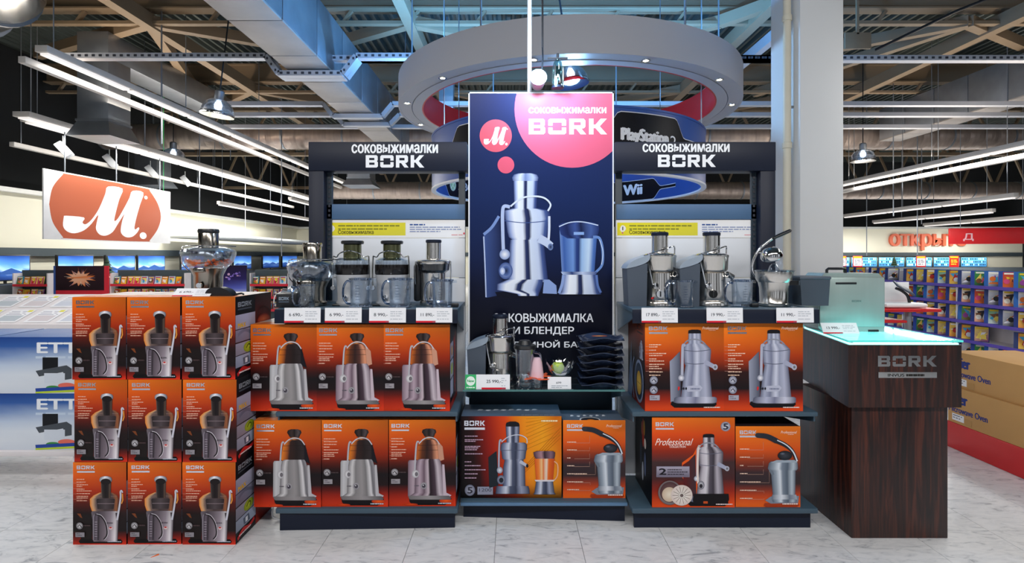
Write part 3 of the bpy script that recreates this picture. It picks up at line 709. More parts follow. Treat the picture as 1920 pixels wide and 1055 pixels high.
DKCH = stp((0, (96, 84, 76)), (.12, (48, 40, 40)), (.4, (24, 18, 20)), (.7, (34, 26, 28)), (.9, (90, 72, 62)), (1, (40, 30, 30)))
BWL = stp((0, (232, 140, 50)), (.1, (206, 160, 120)), (.2, (110, 92, 88)), (.5, (70, 58, 60)), (.8, (84, 66, 66)), (.94, (150, 90, 54)), (1, (90, 60, 50)))
def copy_block(p, x, y, c, u, n, seed):
    r = random.Random(seed); rows = []; k = 0
    for i in range(n):
        rows.append((k * u, r.uniform(70, 190) * u / 22)); k += 1 if r.random() < .45 else 1.55
    p.words(x, y, rows, c, u * .42, r, u / 16)
def foil(rect, wd, ht, box, bar):
    q = Pr(rect, wd, ht); q.bork(*box, (.8, .8, .85)); q.rect(*bar, (.8, .8, .85)); return q.mesh('logo', FOIL)
def face_a():
    p = Pr((100, 88, 690, 990), .272, .42)
    p.grid(100, 88, 690, 990, 10, 18, BG_A)
    copy_block(p, 140, 272, '#E8B8A0', 19, 10, 3)
    for y in (315, 375, 432, 490): p.rect(102, y, 205, y + 3, '#C88C78')
    p.poly([(150, 650), (310, 660), (312, 955), (190, 955), (172, 700)], '#1A1212'); p.poly([(145, 650), (185, 650), (205, 700), (182, 690)], '#7A4020')
    p.strip([(930, 180, 630), (955, 165, 650), (975, 180, 640)], '#0A080A')
    p.strip([(420, 395, 540), (450, 330, 590), (490, 288, 606), (560, 290, 600), (625, 312, 596)], BWL, 12)
    p.strip([(486, 370, 560), (500, 360, 566), (600, 372, 552)], stp((0, (40, 34, 36)), (.5, (78, 68, 72)), (1, (44, 34, 36))))
    p.line([(345, 460), (590, 460)], 4, '#8C7468'); p.line([(372, 540), (560, 540)], 4, '#9A8890')
    p.strip([(280, 408, 526), (480, 420, 520)], DKCH, 8)
    p.strip([(240, 440, 490), (252, 405, 525), (275, 394, 536), (300, 398, 532)], stp((0, (120, 120, 130)), (.4, (240, 242, 250)), (.7, (190, 192, 205)), (1, (90, 90, 100))))
    p.ell(465, 300, 56, 34, '#1A1416')
    p.strip([(622, 312, 610), (640, 306, 618), (720, 318, 606), (955, 330, 596)], stp((0, (130, 120, 130)), (.25, (92, 82, 92)), (.45, (122, 110, 120)), (.7, (168, 156, 168)), (.88, (232, 226, 232)), (1, (84, 74, 84))), 12, vert=lambda v: .62 + .45 * v)
    p.strip([(640, 572, 604), (720, 582, 600)], '#3A3038')
    p.line(spline([(590, 720), (612, 600), (630, 470), (628, 410), (640, 398), (652, 420)]), 22, '#C8C8D4', 14); p.line([(650, 430), (655, 500), (640, 540)], 12, '#E89840')
    p.strip([(660, 325, 400), (690, 318, 395), (940, 320, 390)], stp((0, (44, 38, 46)), (.16, (150, 142, 154)), (.3, (66, 58, 68)), (.6, (104, 94, 106)), (.8, (70, 62, 70)), (1, (40, 34, 40))))
    for i in range(7): p.line([(345, 740 + i * 26), (372, 740 + i * 26)], 4, '#C4BCC8')
    p.line(spline([(355, 655), (410, 672), (460, 740), (482, 830), (476, 890), (446, 930)]), 15, '#1E181C'); p.line(spline([(365, 650), (420, 668), (470, 738), (492, 830), (486, 892), (452, 936)]), 6, '#D6D0DA')
    p.text('BORK', 478, 742, 548, 758, '#4A444C', .01); p.ell(525, 806, 26, 18, '#F0ECF0', '#C8A8A8'); p.ell(522, 800, 14, 8, '#C02020')
    p.ell(180, 780, 38, 38, '#E0E0E4', '#6A666C'); p.line([(160, 790), (180, 768), (206, 800)], 11, '#4A4448'); p.words(225, 770, [(0, 75)], '#4A3A3C', 14)
    p.rect(135, 852, 235, 902, '#8E8A92'); p.words(145, 862, [(0, 40), (18, 60)], '#5A565E', 8)
    p.words(490, 948, [(0, 150)], '#B8C0D0', 9)
    return p.mesh('front_print'), foil((100, 88, 690, 990), .272, .42, (142, 125, 342, 165), (146, 184, 342, 202))
def side_a():
    p = Pr((0, 0, 1000, 1000), .40, .42)
    p.rect(0, 0, 1000, 1000, '#0D0D14'); p.bork(60, 70, 420, 130, '#8A8E96'); p.rect(60, 150, 420, 168, '#4A4E58')
    p.grid(520, 0, 1000, 1000, 3, 6, lambda u, v: mixc(hx((34, 12, 14)), hx((150, 30, 18)), v))
    for i, (y0, y1, c) in enumerate(((225, 400, '#B8B4CC'), (410, 560, '#8C8AA0'), (575, 720, '#A4A2B4'), (730, 870, '#AAB4CC'))):
        p.grid(0, y0, 520, y1, 3, 2, lambda u, v, c=hx(c): tuple(x * (.75 + .4 * u - .2 * v) for x in c))
    p.text('MAX', 60, 330, 260, 385, '#E8B010', .03); p.line(spline([(60, 470), (240, 430), (460, 500)]), 40, '#6C6C80'); p.ell(330, 650, 130, 66, '#B8C838', '#8AA020'); p.line(spline([(270, 660), (330, 620), (380, 640), (360, 680)]), 18, '#4A5A10')
    p.poly([(180, 770), (330, 760), (360, 850), (200, 855)], '#5A6478'); p.rect(240, 780, 300, 840, '#E4E8F0')
    p.line(spline([(40, 960), (180, 900), (330, 930), (480, 890)]), 46, '#C82020'); p.words(80, 930, [(0, 300)], '#F0E0E0', 16, unit=2)
    for x in (560, 640, 720, 800, 880): p.line(spline([(x, 420), (x + 30, 330), (x + 60, 420)]), 18, '#D04A18')
    p.ell(760, 380, 210, 110, '#C84018', '#7A1C10'); p.ell(760, 350, 170, 60, '#E8703A', '#A83014'); p.line(spline([(560, 330), (640, 200), (880, 200), (960, 330)]), 16, '#3A1410')
    return p.mesh('side_print')
def top_a(wd=.272, dp=.40):
    p = Pr((0, 0, 1000, 1000), wd, dp)
    p.rect(0, 0, 1000, 1000, '#D8C8C0'); p.grid(0, 600, 1000, 1000, 4, 3, lambda u, v: mixc(hx((214, 150, 110)), hx((236, 120, 40)), v))
    p.line(spline([(0, 700), (300, 560), (700, 640), (1000, 420)]), 60, '#E8E4E0'); p.line(spline([(100, 900), (500, 760), (900, 860)]), 40, '#C8401C'); p.line([(0, 500), (1000, 500)], 8, '#8A7A70')
    return p
def face_b(tint, knob=(95, 515)):
    p = Pr((45, 75, 610, 805), .36, .465)
    p.grid(45, 75, 610, 805, 10, 16, BG_B)
    copy_block(p, 65, 230, '#ECC0A8', 15, 9, 5)
    for y in (248, 298, 345, 375, 405): p.rect(50, y, 112, y + 2, '#C89080')
    mauve = tint == 'mauve'
    p.strip([(720, 210, 560), (740, 215, 575), (770, 220, 570), (795, 250, 520)], '#120C10'); p.ell(530, 760, 60, 18, '#F06018', '#B83012'); p.ell(230, 790, 60, 10, '#E85018', '#B83012')
    p.strip([(190, 356, 420), (250, 350, 428)], stp((0, (60, 34, 24)), (.4, (190, 120, 70)), (.7, (110, 60, 40)), (1, (40, 24, 22))))
    p.strip([(148, 360, 412), (158, 330, 440), (178, 324, 446), (196, 336, 434), (214, 346, 428)], stp((0, (14, 12, 14)), (.3, (60, 46, 44)), (.5, (26, 20, 22)), (.8, (80, 70, 72)), (1, (16, 14, 16))))
    sh = COPPER if mauve else AMBER
    p.strip([(240, 345, 430), (252, 310, 455), (290, 292, 480), (330, 284, 492), (405, 274, 486 if not mauve else 500), (420, 300, 480)], sh, 12)
    for y in (290, 332): p.line([(290, y), (485, y - 4)], 3, '#1E1416')
    if mauve: p.poly([(455, 250), (500, 300), (512, 410), (470, 425)], '#C8927A')
    else: p.poly([(470, 260), (490, 330), (520, 440), (470, 420)], '#15121A')
    p.strip([(415, 216, 300), (430, 208, 300), (720, 206, 290)], stp((0, (150, 150, 154)), (.3, (196, 196, 200)), (1, (150, 148, 150))) if not mauve else stp((0, (120, 100, 114)), (.5, (176, 158, 170)), (1, (110, 92, 104))))
    p.strip([(405, 300, 470), (418, 282, 480), (470, 270, 496), (690, 262, 520), (715, 225, 540), (735, 218, 560)], MAUVE if mauve else GREYM, 14)
    p.poly([(496, 450), (514, 452), (532, 690), (575, 712), (560, 722), (505, 715)], '#B8B6BC' if not mauve else '#C4B4C0')
    p.strip([(715, 210, 555), (735, 214, 572), (748, 225, 566)], stp((0, (110, 106, 108)), (.5, (150, 146, 148)), (1, (90, 86, 90))))
    p.line(spline([(264, 520), (268, 420), (276, 300), (286, 258), (300, 262)]), 14, '#B4B4BC', 12); p.line(spline([(300, 275), (340, 236), (390, 222), (440, 236), (474, 280)]), 9, '#C4C4CC')
    p.ell(270, 530, 30, 34, '#F2F2F4', '#A8A6AC'); p.ell(278, 532, 14, 18, '#6E6A70')
    p.ell(340, 630, 28, 28, '#C8C6CA', '#8A888E'); p.ell(340, 632, 17, 18, '#28242A', '#585460'); p.ell(336, 626, 5, 5, '#E0E0E8'); p.words(262, 626, [(0, 40)], '#5A5660', 8)
    kx, ky = knob; p.ell(kx, ky, 30, 30, '#D8D6DA', '#6A666C'); p.line([(kx - 14, ky + 6), (kx, ky - 8), (kx + 18, ky + 16)], 9, '#4A4448'); p.words(kx + 36, ky - 4, [(0, 60)], '#4A3C3E', 10)
    p.rect(65, 572, 140, 612, '#9A969C'); p.words(72, 580, [(0, 30), (14, 50)], '#646068', 7)
    p.words(462, 774, [(0, 112)], '#C4CCD8', 9)
    return p.mesh('front_print'), foil((45, 75, 610, 805), .36, .465, (66, 108, 220, 140), (68, 156, 215, 168))
def juicer_art(p, x0, y0, x1, y1, sh, binc, spout='r', dark='#0C0A10'):
    """Professional juicer drawn in the rectangle (the layout of the tall silver machine)."""
    X = lambda u: x0 + (x1 - x0) * u; Y = lambda v: y0 + (y1 - y0) * v; wd = x1 - x0
    p.poly([(X(.0), Y(.40)), (X(.06), Y(.37)), (X(.22), Y(.27)), (X(.24), Y(.9)), (X(.02), Y(.93))], lambda x, y: mixc(hx(binc[0]), hx(binc[1]), min(1, max(0, (x - x0) / (wd * .24)))))
    p.strip([(Y(.92), X(.04), X(.98)), (Y(.96), X(.02), X(1.0)), (Y(1.0), X(.1), X(.92))], dark)
    p.strip([(Y(.02), X(.40), X(.66)), (Y(.19), X(.39), X(.68))], sh, 8)
    p.strip([(Y(-.01), X(.47), X(.60)), (Y(.0), X(.40), X(.66)), (Y(.04), X(.39), X(.67))], '#15131A')
    p.line(spline([(X(.28), Y(.21)), (X(.36), Y(.14)), (X(.52), Y(.115)), (X(.68), Y(.14)), (X(.78), Y(.2))]), wd * .028, '#8A8E9C')
    p.strip([(Y(.17), X(.36), X(.72)), (Y(.19), X(.31), X(.79)), (Y(.24), X(.29), X(.87)), (Y(.27), X(.29), X(.88)), (Y(.42), X(.31), X(.86)), (Y(.45), X(.33), X(.84))], sh, 12)
    for v in (.255, .42): p.line(spline([(X(.30), Y(v)), (X(.56), Y(v + .016)), (X(.87), Y(v - .005))]), wd * .014, '#5A5E72')
    p.strip([(Y(.44), X(.34), X(.83)), (Y(.6), X(.29), X(.86)), (Y(.86), X(.24), X(.90)), (Y(.875), X(.2), X(.92))], sh, 12)
    p.strip([(Y(.86), X(.14), X(.96)), (Y(.875), X(.10), X(1.0)), (Y(.93), X(.08), X(1.0)), (Y(.945), X(.16), X(.94))], stp((0, (80, 84, 104)), (.3, (180, 184, 208)), (.5, (120, 124, 150)), (.75, (204, 206, 224)), (1, (90, 94, 116))), 10)
    p.strip([(Y(.945), X(.16), X(.94)), (Y(.99), X(.2), X(.9))], dark)
    p.line([(X(.74), Y(.405)), (X(.96), Y(.475))], wd * .10, '#A4A8C0', wd * .085); p.ell(X(.965), Y(.475), wd * .052, wd * .06, '#2A2A34', '#C8CCDC')
    p.line(spline([(X(.26), Y(.62)), (X(.265), Y(.45)), (X(.27), Y(.28)), (X(.28), Y(.19)), (X(.33), Y(.2))]), wd * .06, '#B0B4C8', wd * .05)
    p.ell(X(.245), Y(.615), wd * .065, wd * .065, '#F4F4FA', '#8E92A6')
def face_c():
    R = (118, 70, 940, 985); p = Pr(R, .425, .476)
    p.grid(*R, 10, 16, BG_C); copy_block(p, 162, 296, '#F0CDB4', 22, 12, 9)
    for y in (318, 355, 392, 462, 520, 572): p.rect(126, y, 225, y + 3, '#C89080')
    juicer_art(p, 375, 152, 865, 950, SILB, ((150, 156, 176), (74, 78, 96)))
    p.poly(spline([(460, 735), (470, 730), (480, 745), (470, 770), (458, 768)], 3), '#D03030')
    p.poly([(560, 725), (690, 718), (716, 745), (690, 780), (560, 785), (545, 755)], '#B8BCD0'); p.words(590, 746, [(0, 100)], '#8086A0', 18)
    for x in (500, 520, 545): p.ell(x, 752, 9, 14, '#20202A')
    for y in (665, 765): p.ell(208, y, 42, 42, '#D8DAE6', '#6E7288'); p.line([(190, y + 8), (210, y - 12), (232, y + 18)], 12, '#4A4C5C')
    p.rect(165, 820, 270, 872, '#A8A6B4'); p.words(175, 832, [(0, 40), (18, 70)], '#6A6878', 8)
    p.text('Professional', 712, 112, 876, 142, '#F4DCC8', -.005, .25); p.words(780, 148, [(0, 70)], '#E8A888', 6)
    p.words(728, 940, [(0, 170)], '#F0E0D8', 10)
    return p.mesh('front_print'), foil(R, .425, .476, (158, 112, 352, 152), (160, 170, 355, 188))
def side_c():
    p = Pr((0, 0, 1000, 1000), .40, .476)
    p.grid(0, 0, 1000, 1000, 4, 10, lambda u, v: ramp(stp((0, (176, 72, 26)), (.25, (96, 30, 20)), (.5, (22, 14, 20)), (.85, (20, 14, 20)), (1, (150, 40, 20))), v))
    p.bork(560, 50, 900, 120, '#28181A'); p.rect(560, 140, 900, 160, '#28181A')
    juicer_art(p, 690, 220, 930, 460, SILB, ((120, 126, 146), (60, 64, 80)))
    p.ell(700, 720, 250, 250, '#3A4A66', '#8896B4', 36); p.ell(700, 720, 215, 215, '#141A28', '#28344A', 36); p.ell(700, 740, 130, 140, '#E8C040', '#B88A18', 30); p.line([(700, 640), (700, 840)], 8, '#7A5A10'); p.line([(600, 740), (800, 740)], 8, '#7A5A10')
    p.line(spline([(420, 980), (300, 800), (320, 600), (420, 480)]), 30, '#9AA8C8'); p.poly([(0, 1000), (250, 300), (300, 1000)], '#5A7090')
    return p.mesh('side_print')
def face_d():
    R = (150, 85, 855, 870); p = Pr(R, .445, .483)
    p.grid(*R, 10, 16, bgfn([(0, (244, 120, 26)), (.2, (228, 76, 20)), (.38, (140, 40, 22)), (.5, (66, 44, 46)), (.68, (64, 34, 36)), (.84, (150, 36, 16)), (1, (236, 80, 22))], .3, .2))
    p.text('Professional', 176, 270, 480, 330, '#F8ECE4', -.004, .35); p.text('COLLECTION', 300, 334, 436, 350, '#F0D8D0', .02)
    p.ell(776, 165, 42, 42, '#F0F0F6', '#7A7A90'); p.text('5', 758, 140, 796, 190, '#3A3A48', .04)
    p.poly([(405, 480), (500, 410), (530, 350), (545, 400), (540, 760), (490, 790), (405, 600)], '#E85A18'); p.poly([(410, 500), (500, 440), (505, 760), (420, 700)], '#5A1A1E'); p.rect(480, 470, 505, 720, '#54444C')
    juicer_art(p, 440, 235, 800, 858, stp((0, (90, 84, 96)), (.15, (190, 184, 194)), (.32, (214, 210, 218)), (.45, (88, 82, 94)), (.62, (60, 54, 64)), (.78, (180, 174, 186)), (1, (70, 64, 74))), ((86, 30, 30), (60, 44, 52)))
    p.line(spline([(540, 660), (536, 500), (544, 345), (556, 340)]), 16, '#E8D8D0'); p.ell(565, 675, 30, 38, '#D8D8E0', '#6A6874'); p.ell(565, 682, 14, 18, '#2A2630')
    p.strip([(750, 505, 800), (800, 495, 805), (830, 500, 790), (850, 560, 740)], '#120E12'); p.rect(585, 815, 622, 835, '#C8501C')
    p.rect(186, 510, 468, 604, '#8C869A'); p.rect(190, 514, 464, 600, lambda x, y: mixc(hx('#A8A2B4'), hx('#6E687C'), (y - 514) / 86)); p.text('2', 210, 530, 268, 582, '#1A161E', .03); p.words(280, 535, [(0, 120), (20, 170), (40, 140)], '#3A3440', 9)
    p.ell(300, 740, 100, 106, '#C0B8B4', '#6A5E60', 36); p.ell(300, 735, 84, 90, '#7A5C58', '#4A3034', 32); p.ell(295, 755, 62, 64, '#E8DCC8', '#C8B098', 28); p.ell(400, 762, 92, 90, '#F6F2EC', '#D8C8C0', 36)
    for k in range(14):
        a = 2 * PI * k / 14; p.line([(400 + 22 * math.cos(a), 762 + 22 * math.sin(a)), (400 + 78 * math.cos(a), 762 + 76 * math.sin(a))], 4, '#8A7870')
    p.ell(400, 762, 15, 15, '#6A5C5A')
    p.words(690, 834, [(0, 140)], '#E8D8D8', 9)
    return p.mesh('front_print'), foil(R, .445, .483, (180, 128, 336, 162), (182, 178, 336, 192))
def citrus_art(p, ox, oy, k):
    T = lambda l: [(ox + a * k, oy + b * k) for a, b in l]
    p.strip([(oy + v * k, ox + a * k, ox + b * k) for v, a, b in ((0, 250, 530), (20, 240, 545), (60, 260, 520))], '#A83A14')
    p.poly(T([(252, -22), (300, -55), (540, -60), (532, 0), (300, 5)]), '#7C8494')
    st = stp((0, (84, 96, 112)), (.2, (150, 162, 176)), (.36, (214, 222, 232)), (.46, (120, 132, 148)), (.66, (84, 96, 112)), (.85, (176, 188, 200)), (1, (90, 100, 116)))
    S = lambda rows, s, n=10: p.strip([(oy + v * k, ox + a * k, ox + b * k) for v, a, b in rows], s, n)
    S([(-290, 300, 510), (-60, 318, 508), (-20, 312, 520), (-5, 320, 515)], st, 12)
    S([(-70, 312, 516), (-30, 306, 524)], stp((0, (100, 110, 126)), (.4, (220, 226, 236)), (.7, (110, 120, 136)), (1, (160, 170, 184))))
    S([(-350, 300, 522), (-335, 284, 528), (-290, 274, 530), (-275, 290, 520)], st, 12)
    S([(-362, 350, 520), (-340, 296, 524)], '#9AA6B4')
    p.poly(T([(276, -290), (320, -265), (330, -240), (305, -236), (290, -265)]), '#6A7684')
    p.ell(ox + 420 * k, oy - 400 * k, 62 * k, 40 * k, '#3A3E48', '#14161C'); p.ell(ox + 400 * k, oy - 415 * k, 24 * k, 12 * k, '#6A7080', '#2A2E38')
    p.line([(x, y) for x, y in spline(T([(520, -360), (480, -440), (420, -490), (330, -530)]))], 26 * k, '#20242C', 40 * k)
    p.line([(x, y) for x, y in spline(T([(524, -352), (490, -430), (430, -490), (340, -535)]))], 12 * k, '#D4DAE4', 8 * k)
    p.line([(x, y) for x, y in spline(T([(350, -522), (270, -560), (190, -570)]))], 46 * k, '#262A34', 40 * k); p.ell(ox + 190 * k, oy - 570 * k, 22 * k, 20 * k, '#2E323C')
def face_e():
    R = (860, 185, 1410, 865); p = Pr(R, .348, .434)
    p.grid(*R, 8, 14, BG_E)
    for i, y in enumerate((378, 446, 516, 584, 654, 724, 792)):
        p.words(896, y - 5, [(0, (80, 85, 30, 65, 175, 140, 105)[i])], '#E8C8B4', 8); xe = (1095, 1095, 1095, 1095, 1145, 1100, 1100)[i]
        p.line([(960, y + 6), (xe, y + 6), (xe, y - (58, 24, 38, 36, 106, -24, 0)[i])], 2.5, '#B89080')
    citrus_art(p, 857, 830, 1.0)
    p.text('Professional', 1240, 222, 1372, 245, '#F8E0CC', -.005, .25); p.words(1300, 250, [(0, 50)], '#F0C0A0', 5)
    p.words(1255, 832, [(0, 130)], '#F4E4DC', 9)
    return p.mesh('front_print'), foil(R, .348, .434, (894, 220, 1036, 252), (895, 264, 1038, 278))
def face_f():
    R = (40, 160, 860, 800); p = Pr(R, .56, .456)
    def bg(u, v):
        a = ramp(stp((0, (14, 8, 12)), (.16, (40, 10, 12)), (.32, (150, 26, 14)), (.5, (216, 70, 16)), (.66, (238, 140, 20)), (.85, (240, 160, 28)), (1, (214, 110, 16))), min(1, max(0, u + .12 * (.5 - v))))
        k = 1 if v < .8 else max(.1, 1 - (v - .8) * 4.6)
        return tuple(x * k for x in a)
    p.grid(*R, 16, 12, bg)
    for i in range(9): p.line([(570, 420 - i * 30), (860, 300 - i * 30 - (i % 3) * 8)], 5 - i % 3, '#C87C10')
    for i in range(4): p.line([(560, 600 - i * 16), (850, 330 - i * 26)], 3, '#B05C0C')
    p.words(695, 190, [(0, 135)], '#F4E0B0', 12); r = random.Random(4)
    p.words(70, 312, [(0, 105), (28, 150), (40, 90), (80, 130), (92, 110), (106, 100), (138, 145)], '#C8A8C0', 7, r)
    p.words(70, 512, [(0, 55), (30, 130), (62, 170), (94, 105), (126, 95)], '#C0A0B8', 8, r)
    p.ell(112, 738, 42, 44, '#C4C8D8', '#6E7288'); p.text('5', 94, 715, 132, 762, '#3A3A48', .03); p.rect(174, 710, 300, 772, '#9094A8'); p.text('1200', 188, 722, 288, 748, '#4A4C5C', .01)
    p.poly([(262, 480), (330, 430), (345, 700), (270, 720)], '#1C242C')
    st = stp((0, (50, 56, 78)), (.14, (120, 130, 160)), (.3, (206, 212, 228)), (.42, (80, 88, 112)), (.6, (52, 58, 80)), (.76, (150, 158, 184)), (1, (46, 50, 70)))
    S = lambda rows, s=st, n=10: p.strip([(v, a, b) for v, a, b in rows], s, n)
    S([(206, 440, 490), (212, 412, 512), (235, 404, 518), (370, 412, 512)]); S([(200, 440, 485), (210, 410, 510), (228, 404, 518), (240, 410, 512)], '#14141C')
    S([(365, 380, 560), (380, 366, 578), (420, 362, 578), (430, 368, 572), (490, 376, 564), (505, 400, 540)])
    S([(500, 396, 548), (560, 384, 562), (700, 380, 565), (712, 376, 570)], st, 12); S([(705, 330, 590), (730, 326, 598), (765, 322, 600)], st); p.line([(362, 425), (576, 425)], 4, '#4A5068')
    p.line([(520, 512), (578, 545)], 26, '#B8BED0', 22); p.ell(580, 546, 10, 14, '#181820')
    p.line(spline([(348, 580), (350, 440), (356, 352), (372, 348)]), 13, '#A8B0C4'); p.line(spline([(370, 360), (430, 318), (510, 304), (572, 330), (578, 370)]), 7, '#C8CEDC'); p.ell(356, 580, 24, 26, '#E4E8F0', '#8088A0'); p.ell(368, 655, 34, 36, '#A8B0C4', '#5A6078'); p.ell(368, 658, 18, 20, '#20242E')
    S([(430, 660, 790), (440, 630, 808), (470, 636, 806), (490, 650, 800)], stp((0, (60, 40, 60)), (.35, (170, 130, 140)), (.5, (50, 34, 44)), (.8, (130, 100, 116)), (1, (60, 40, 50))))
    S([(490, 640, 805), (660, 652, 790)], stp((0, (214, 84, 30)), (.2, (234, 130, 50)), (.36, (236, 196, 140)), (.42, (224, 110, 34)), (.6, (230, 216, 196)), (.7, (222, 104, 30)), (1, (190, 70, 24)))); p.line(spline([(800, 510), (828, 540), (826, 620), (800, 660)]), 9, '#E8B088')
    S([(655, 640, 800), (668, 650, 795)], '#D8D4DC'); S([(668, 652, 790), (750, 640, 800), (768, 630, 812)], st)
    return p.mesh('front_print'), foil(R, .56, .456, (66, 195, 234, 235), (68, 248, 234, 266))
def face_top_f(wd, dp, row, oval=False):
    p = Pr((0, 0, 1000, 1000), wd, dp); p.rect(0, 0, 1000, 1000, '#5C6E84')
    r = random.Random(8)
    for i in range(row):
        x = 180 + i * 640 / row; p.ell(x, 480 + r.uniform(-30, 30), 26, 60, '#E0E8F2', n=8); p.line([(x - 30, 520), (x + 30, 470)], 30, '#CED8E6')
    if oval: p.ell(450, 800, 170, 190, '#E8ECF2', n=28); p.ell(450, 800, 150, 165, '#2A3442', n=28); p.ell(460, 840, 60, 70, '#E89838', '#C86A1C', 16)
    p.words(600, 900, [(0, 340)], '#B8C6D8', 24, unit=3)
    return p
# ================================================================ the shelving of the display
WPANEL = mat('white_back_panel', (222, 226, 232), 0.45, 0, 0.02, 2)
def header_letters(parent, rect, wd, ht, loc, t1, t2):
    p = Pr(rect, wd, ht); p.text('соковыжималки', *t1, '#F4F6FA', .022); p.bork(*t2, '#F4F6FA')
    p.build('lettering', parent, PRINT_MATT, loc)
def bracket(x, y0, y1, z, drop, parent, m=SHELFM):
    MB().prism([(y1, z), (y0, z), (y0, z - .03), (y1, z - drop)], x - .004, x + .004, 'x').build('bracket', m, parent)
def bay(label, x0, x1, front, back, hx0, hx1, ppx, tilt, words):
    """One shelving bay: base, two shelves, back panels, uprights, header arch."""
    t = thing('shelf_bay', label, 'shelving', ((x0 + x1) / 2, back, 0), group='dark blue display shelving bays')
    ox, oy = -(x0 + x1) / 2, -back
    def B(a, b, c, d, e, f, name, m, bev=.003): return MB().box(a + ox, b + oy, c, d + ox, e + oy, f, bev).build(name, m, t)
    pl = MB(); y = front + .07
    pl.prism([(x0 + .02 + ox, y - tilt[0] + oy), (x1 - .02 + ox, y - tilt[1] + oy), (x1 - .02 + ox, y - tilt[1] + .02 + oy), (x0 + .02 + ox, y - tilt[0] + .02 + oy)], 0, .092).build('plinth', NAVY, t)
    B(x0, front, .093, x1, back - .012, .122, 'base_shelf', SHELFM, .006)
    B(x0, front, .612, x1, back - .012, .638, 'shelf', SHELFM, .006)
    B(x0, front, 1.166, x1, back - .012, 1.19, 'shelf', SHELFM, .004)
    B(x0, front - .012, 1.112, x1, front - .001, 1.186, 'price_rail', NAVY, .002)
    for x in (x0 + .01, x1 - .01):
        bracket(x + ox, front + .02 + oy, back - .02 + oy, 1.165, .15, t); bracket(x + ox, front + .02 + oy, back - .02 + oy, .611, .12, t)
    bx0, bx1 = ppx
    B(bx0, back - .01, .13, bx1, back, 1.335, 'back_panel', WPANEL); B(bx0, back - .01, 1.338, bx1, back, 1.582, 'back_panel', WPANEL)
    B(bx0, back - .01, 1.584, bx1, back, 1.693, 'info_strip', WPANEL); B(bx0, back - .02, 1.696, bx1, back, 1.79, 'top_panel', mat('blue_grey_panel', (74, 108, 146), 0.5), .004)
    for x in (bx0 + .02, bx1 - .02):
        u = B(x - .02, back + .001, 0, x + .02, back + .03, 2.0, 'upright', SHELFD)
    # dark arch: posts and header
    py0, py1 = back - .08, back + .04
    posts = [(hx0, hx0 + .092)] if hx0 < 0 else [(hx1 - .092, hx1)]
    for a, b in posts: B(a, py0 + .004, 0, b, py1, 1.985, 'arch_post', NAVY, .004)
    ip = posts[0][1] if hx0 < 0 else posts[0][0] - .03
    sp = MB().box(ip + ox, back - .02 + oy, 1.2, ip + .03 + ox, back + oy, 1.985).build('slotted_strip', SHELFD, t)
    sl = MB()
    for k in range(26): sl.box(ip + .009 + ox, back - .024 + oy, 1.22 + k * .029, ip + .021 + ox, back - .0205 + oy, 1.235 + k * .029)
    s_ = sl.build('slots', HOLE, sp); s_['kind'] = 'stuff'
    B(hx0, py0, 1.985, hx1, py1, 2.16, 'header', NAVY, .004)
    r, t1, t2 = words; header_letters(t, r, hx1 - hx0, .175, ((hx0 + hx1) / 2 + ox, py0 + oy - .0008, 1.985), t1, t2)
    return t, ox, oy
def info_card(t, ox, oy, x0, x1, back, rect, yel, txt):
    p = Pr(rect, x1 - x0, .109)
    p.rect(*rect, '#F2F3F5'); p.grid(*yel, 4, 2, lambda u, v: mixc(hx((240, 226, 40)), hx((222, 214, 70)), .5 * u + .4 * v))
    a, b, c, d = yel; kx = (c - a) / 570.0; ky = (d - b) / 95.0
    p.poly(spline([(a + 18 * kx, b + 48 * ky), (a + 30 * kx, b + 22 * ky), (a + 50 * kx, b + 22 * ky), (a + 62 * kx, b + 45 * ky), (a + 48 * kx, b + 66 * ky), (a + 28 * kx, b + 68 * ky)], 3), '#F4F4EC'); p.rect(a + 36 * kx, b + 30 * ky, a + 43 * kx, b + 56 * ky, '#3A3A40'); p.ell(a + 38 * kx, b + 76 * ky, 5 * kx, 6 * ky, '#D04A90')
    p.words(a + 86 * kx, b + 18 * ky, [(0, 440 * kx), (24 * ky, 350 * kx)], '#8C8C30', 10 * ky, random.Random(2), kx * 2)
    p.text('Соковыжималка', a + 86 * kx, b + 54 * ky, a + 340 * kx, b + 84 * ky, '#30321C', .006)
    p.words(txt[0], b + 10 * ky, [(0, 110 * kx)], '#3A5A9A', 10 * ky, random.Random(3), kx * 2)
    p.words(txt[0], b + 30 * ky, [(0, 360 * kx), (16 * ky, 370 * kx), (32 * ky, 220 * kx)], '#8C9AC0', 7 * ky, random.Random(5), kx * 2)
    p.words(txt[0] + 300 * kx, b + 88 * ky, [(0, 80 * kx)], '#E0909A', 5 * ky, random.Random(6), kx * 2); p.ell(txt[0] + 390 * kx, b + 80 * ky, 6 * kx, 8 * ky, '#E05060')
    p.build('info_card', t, PRINT_MATT, ((x0 + x1) / 2 + ox, back - .0115 + oy, 1.584))
LX0, LX1, RX0, RX1, FR, BK = -1.265, -.29, .642, 1.637, 2.85, 3.30
tl, ox, oy = bay('left dark blue display shelving bay beside the three-high box stack', LX0, LX1, FR, BK, -1.23, -.272, (-1.155, -.29), (.06, .03),
                 ((578, 266, 876, 320), (660, 271, 821, 287), (686, 291, 795, 314)))
info_card(tl, ox, oy, -1.155, -.29, BK, (610, 412, 872, 445), (613, 417, 761, 441), (769, 0))
tr, ox, oy = bay('right dark blue display shelving bay beside the wooden counter', RX0, RX1, FR, BK, .623, 1.594, (.642, 1.535), (.03, .03),
                 ((1153, 266, 1455, 320), (1205, 270, 1367, 285), (1233, 290, 1341, 313)))
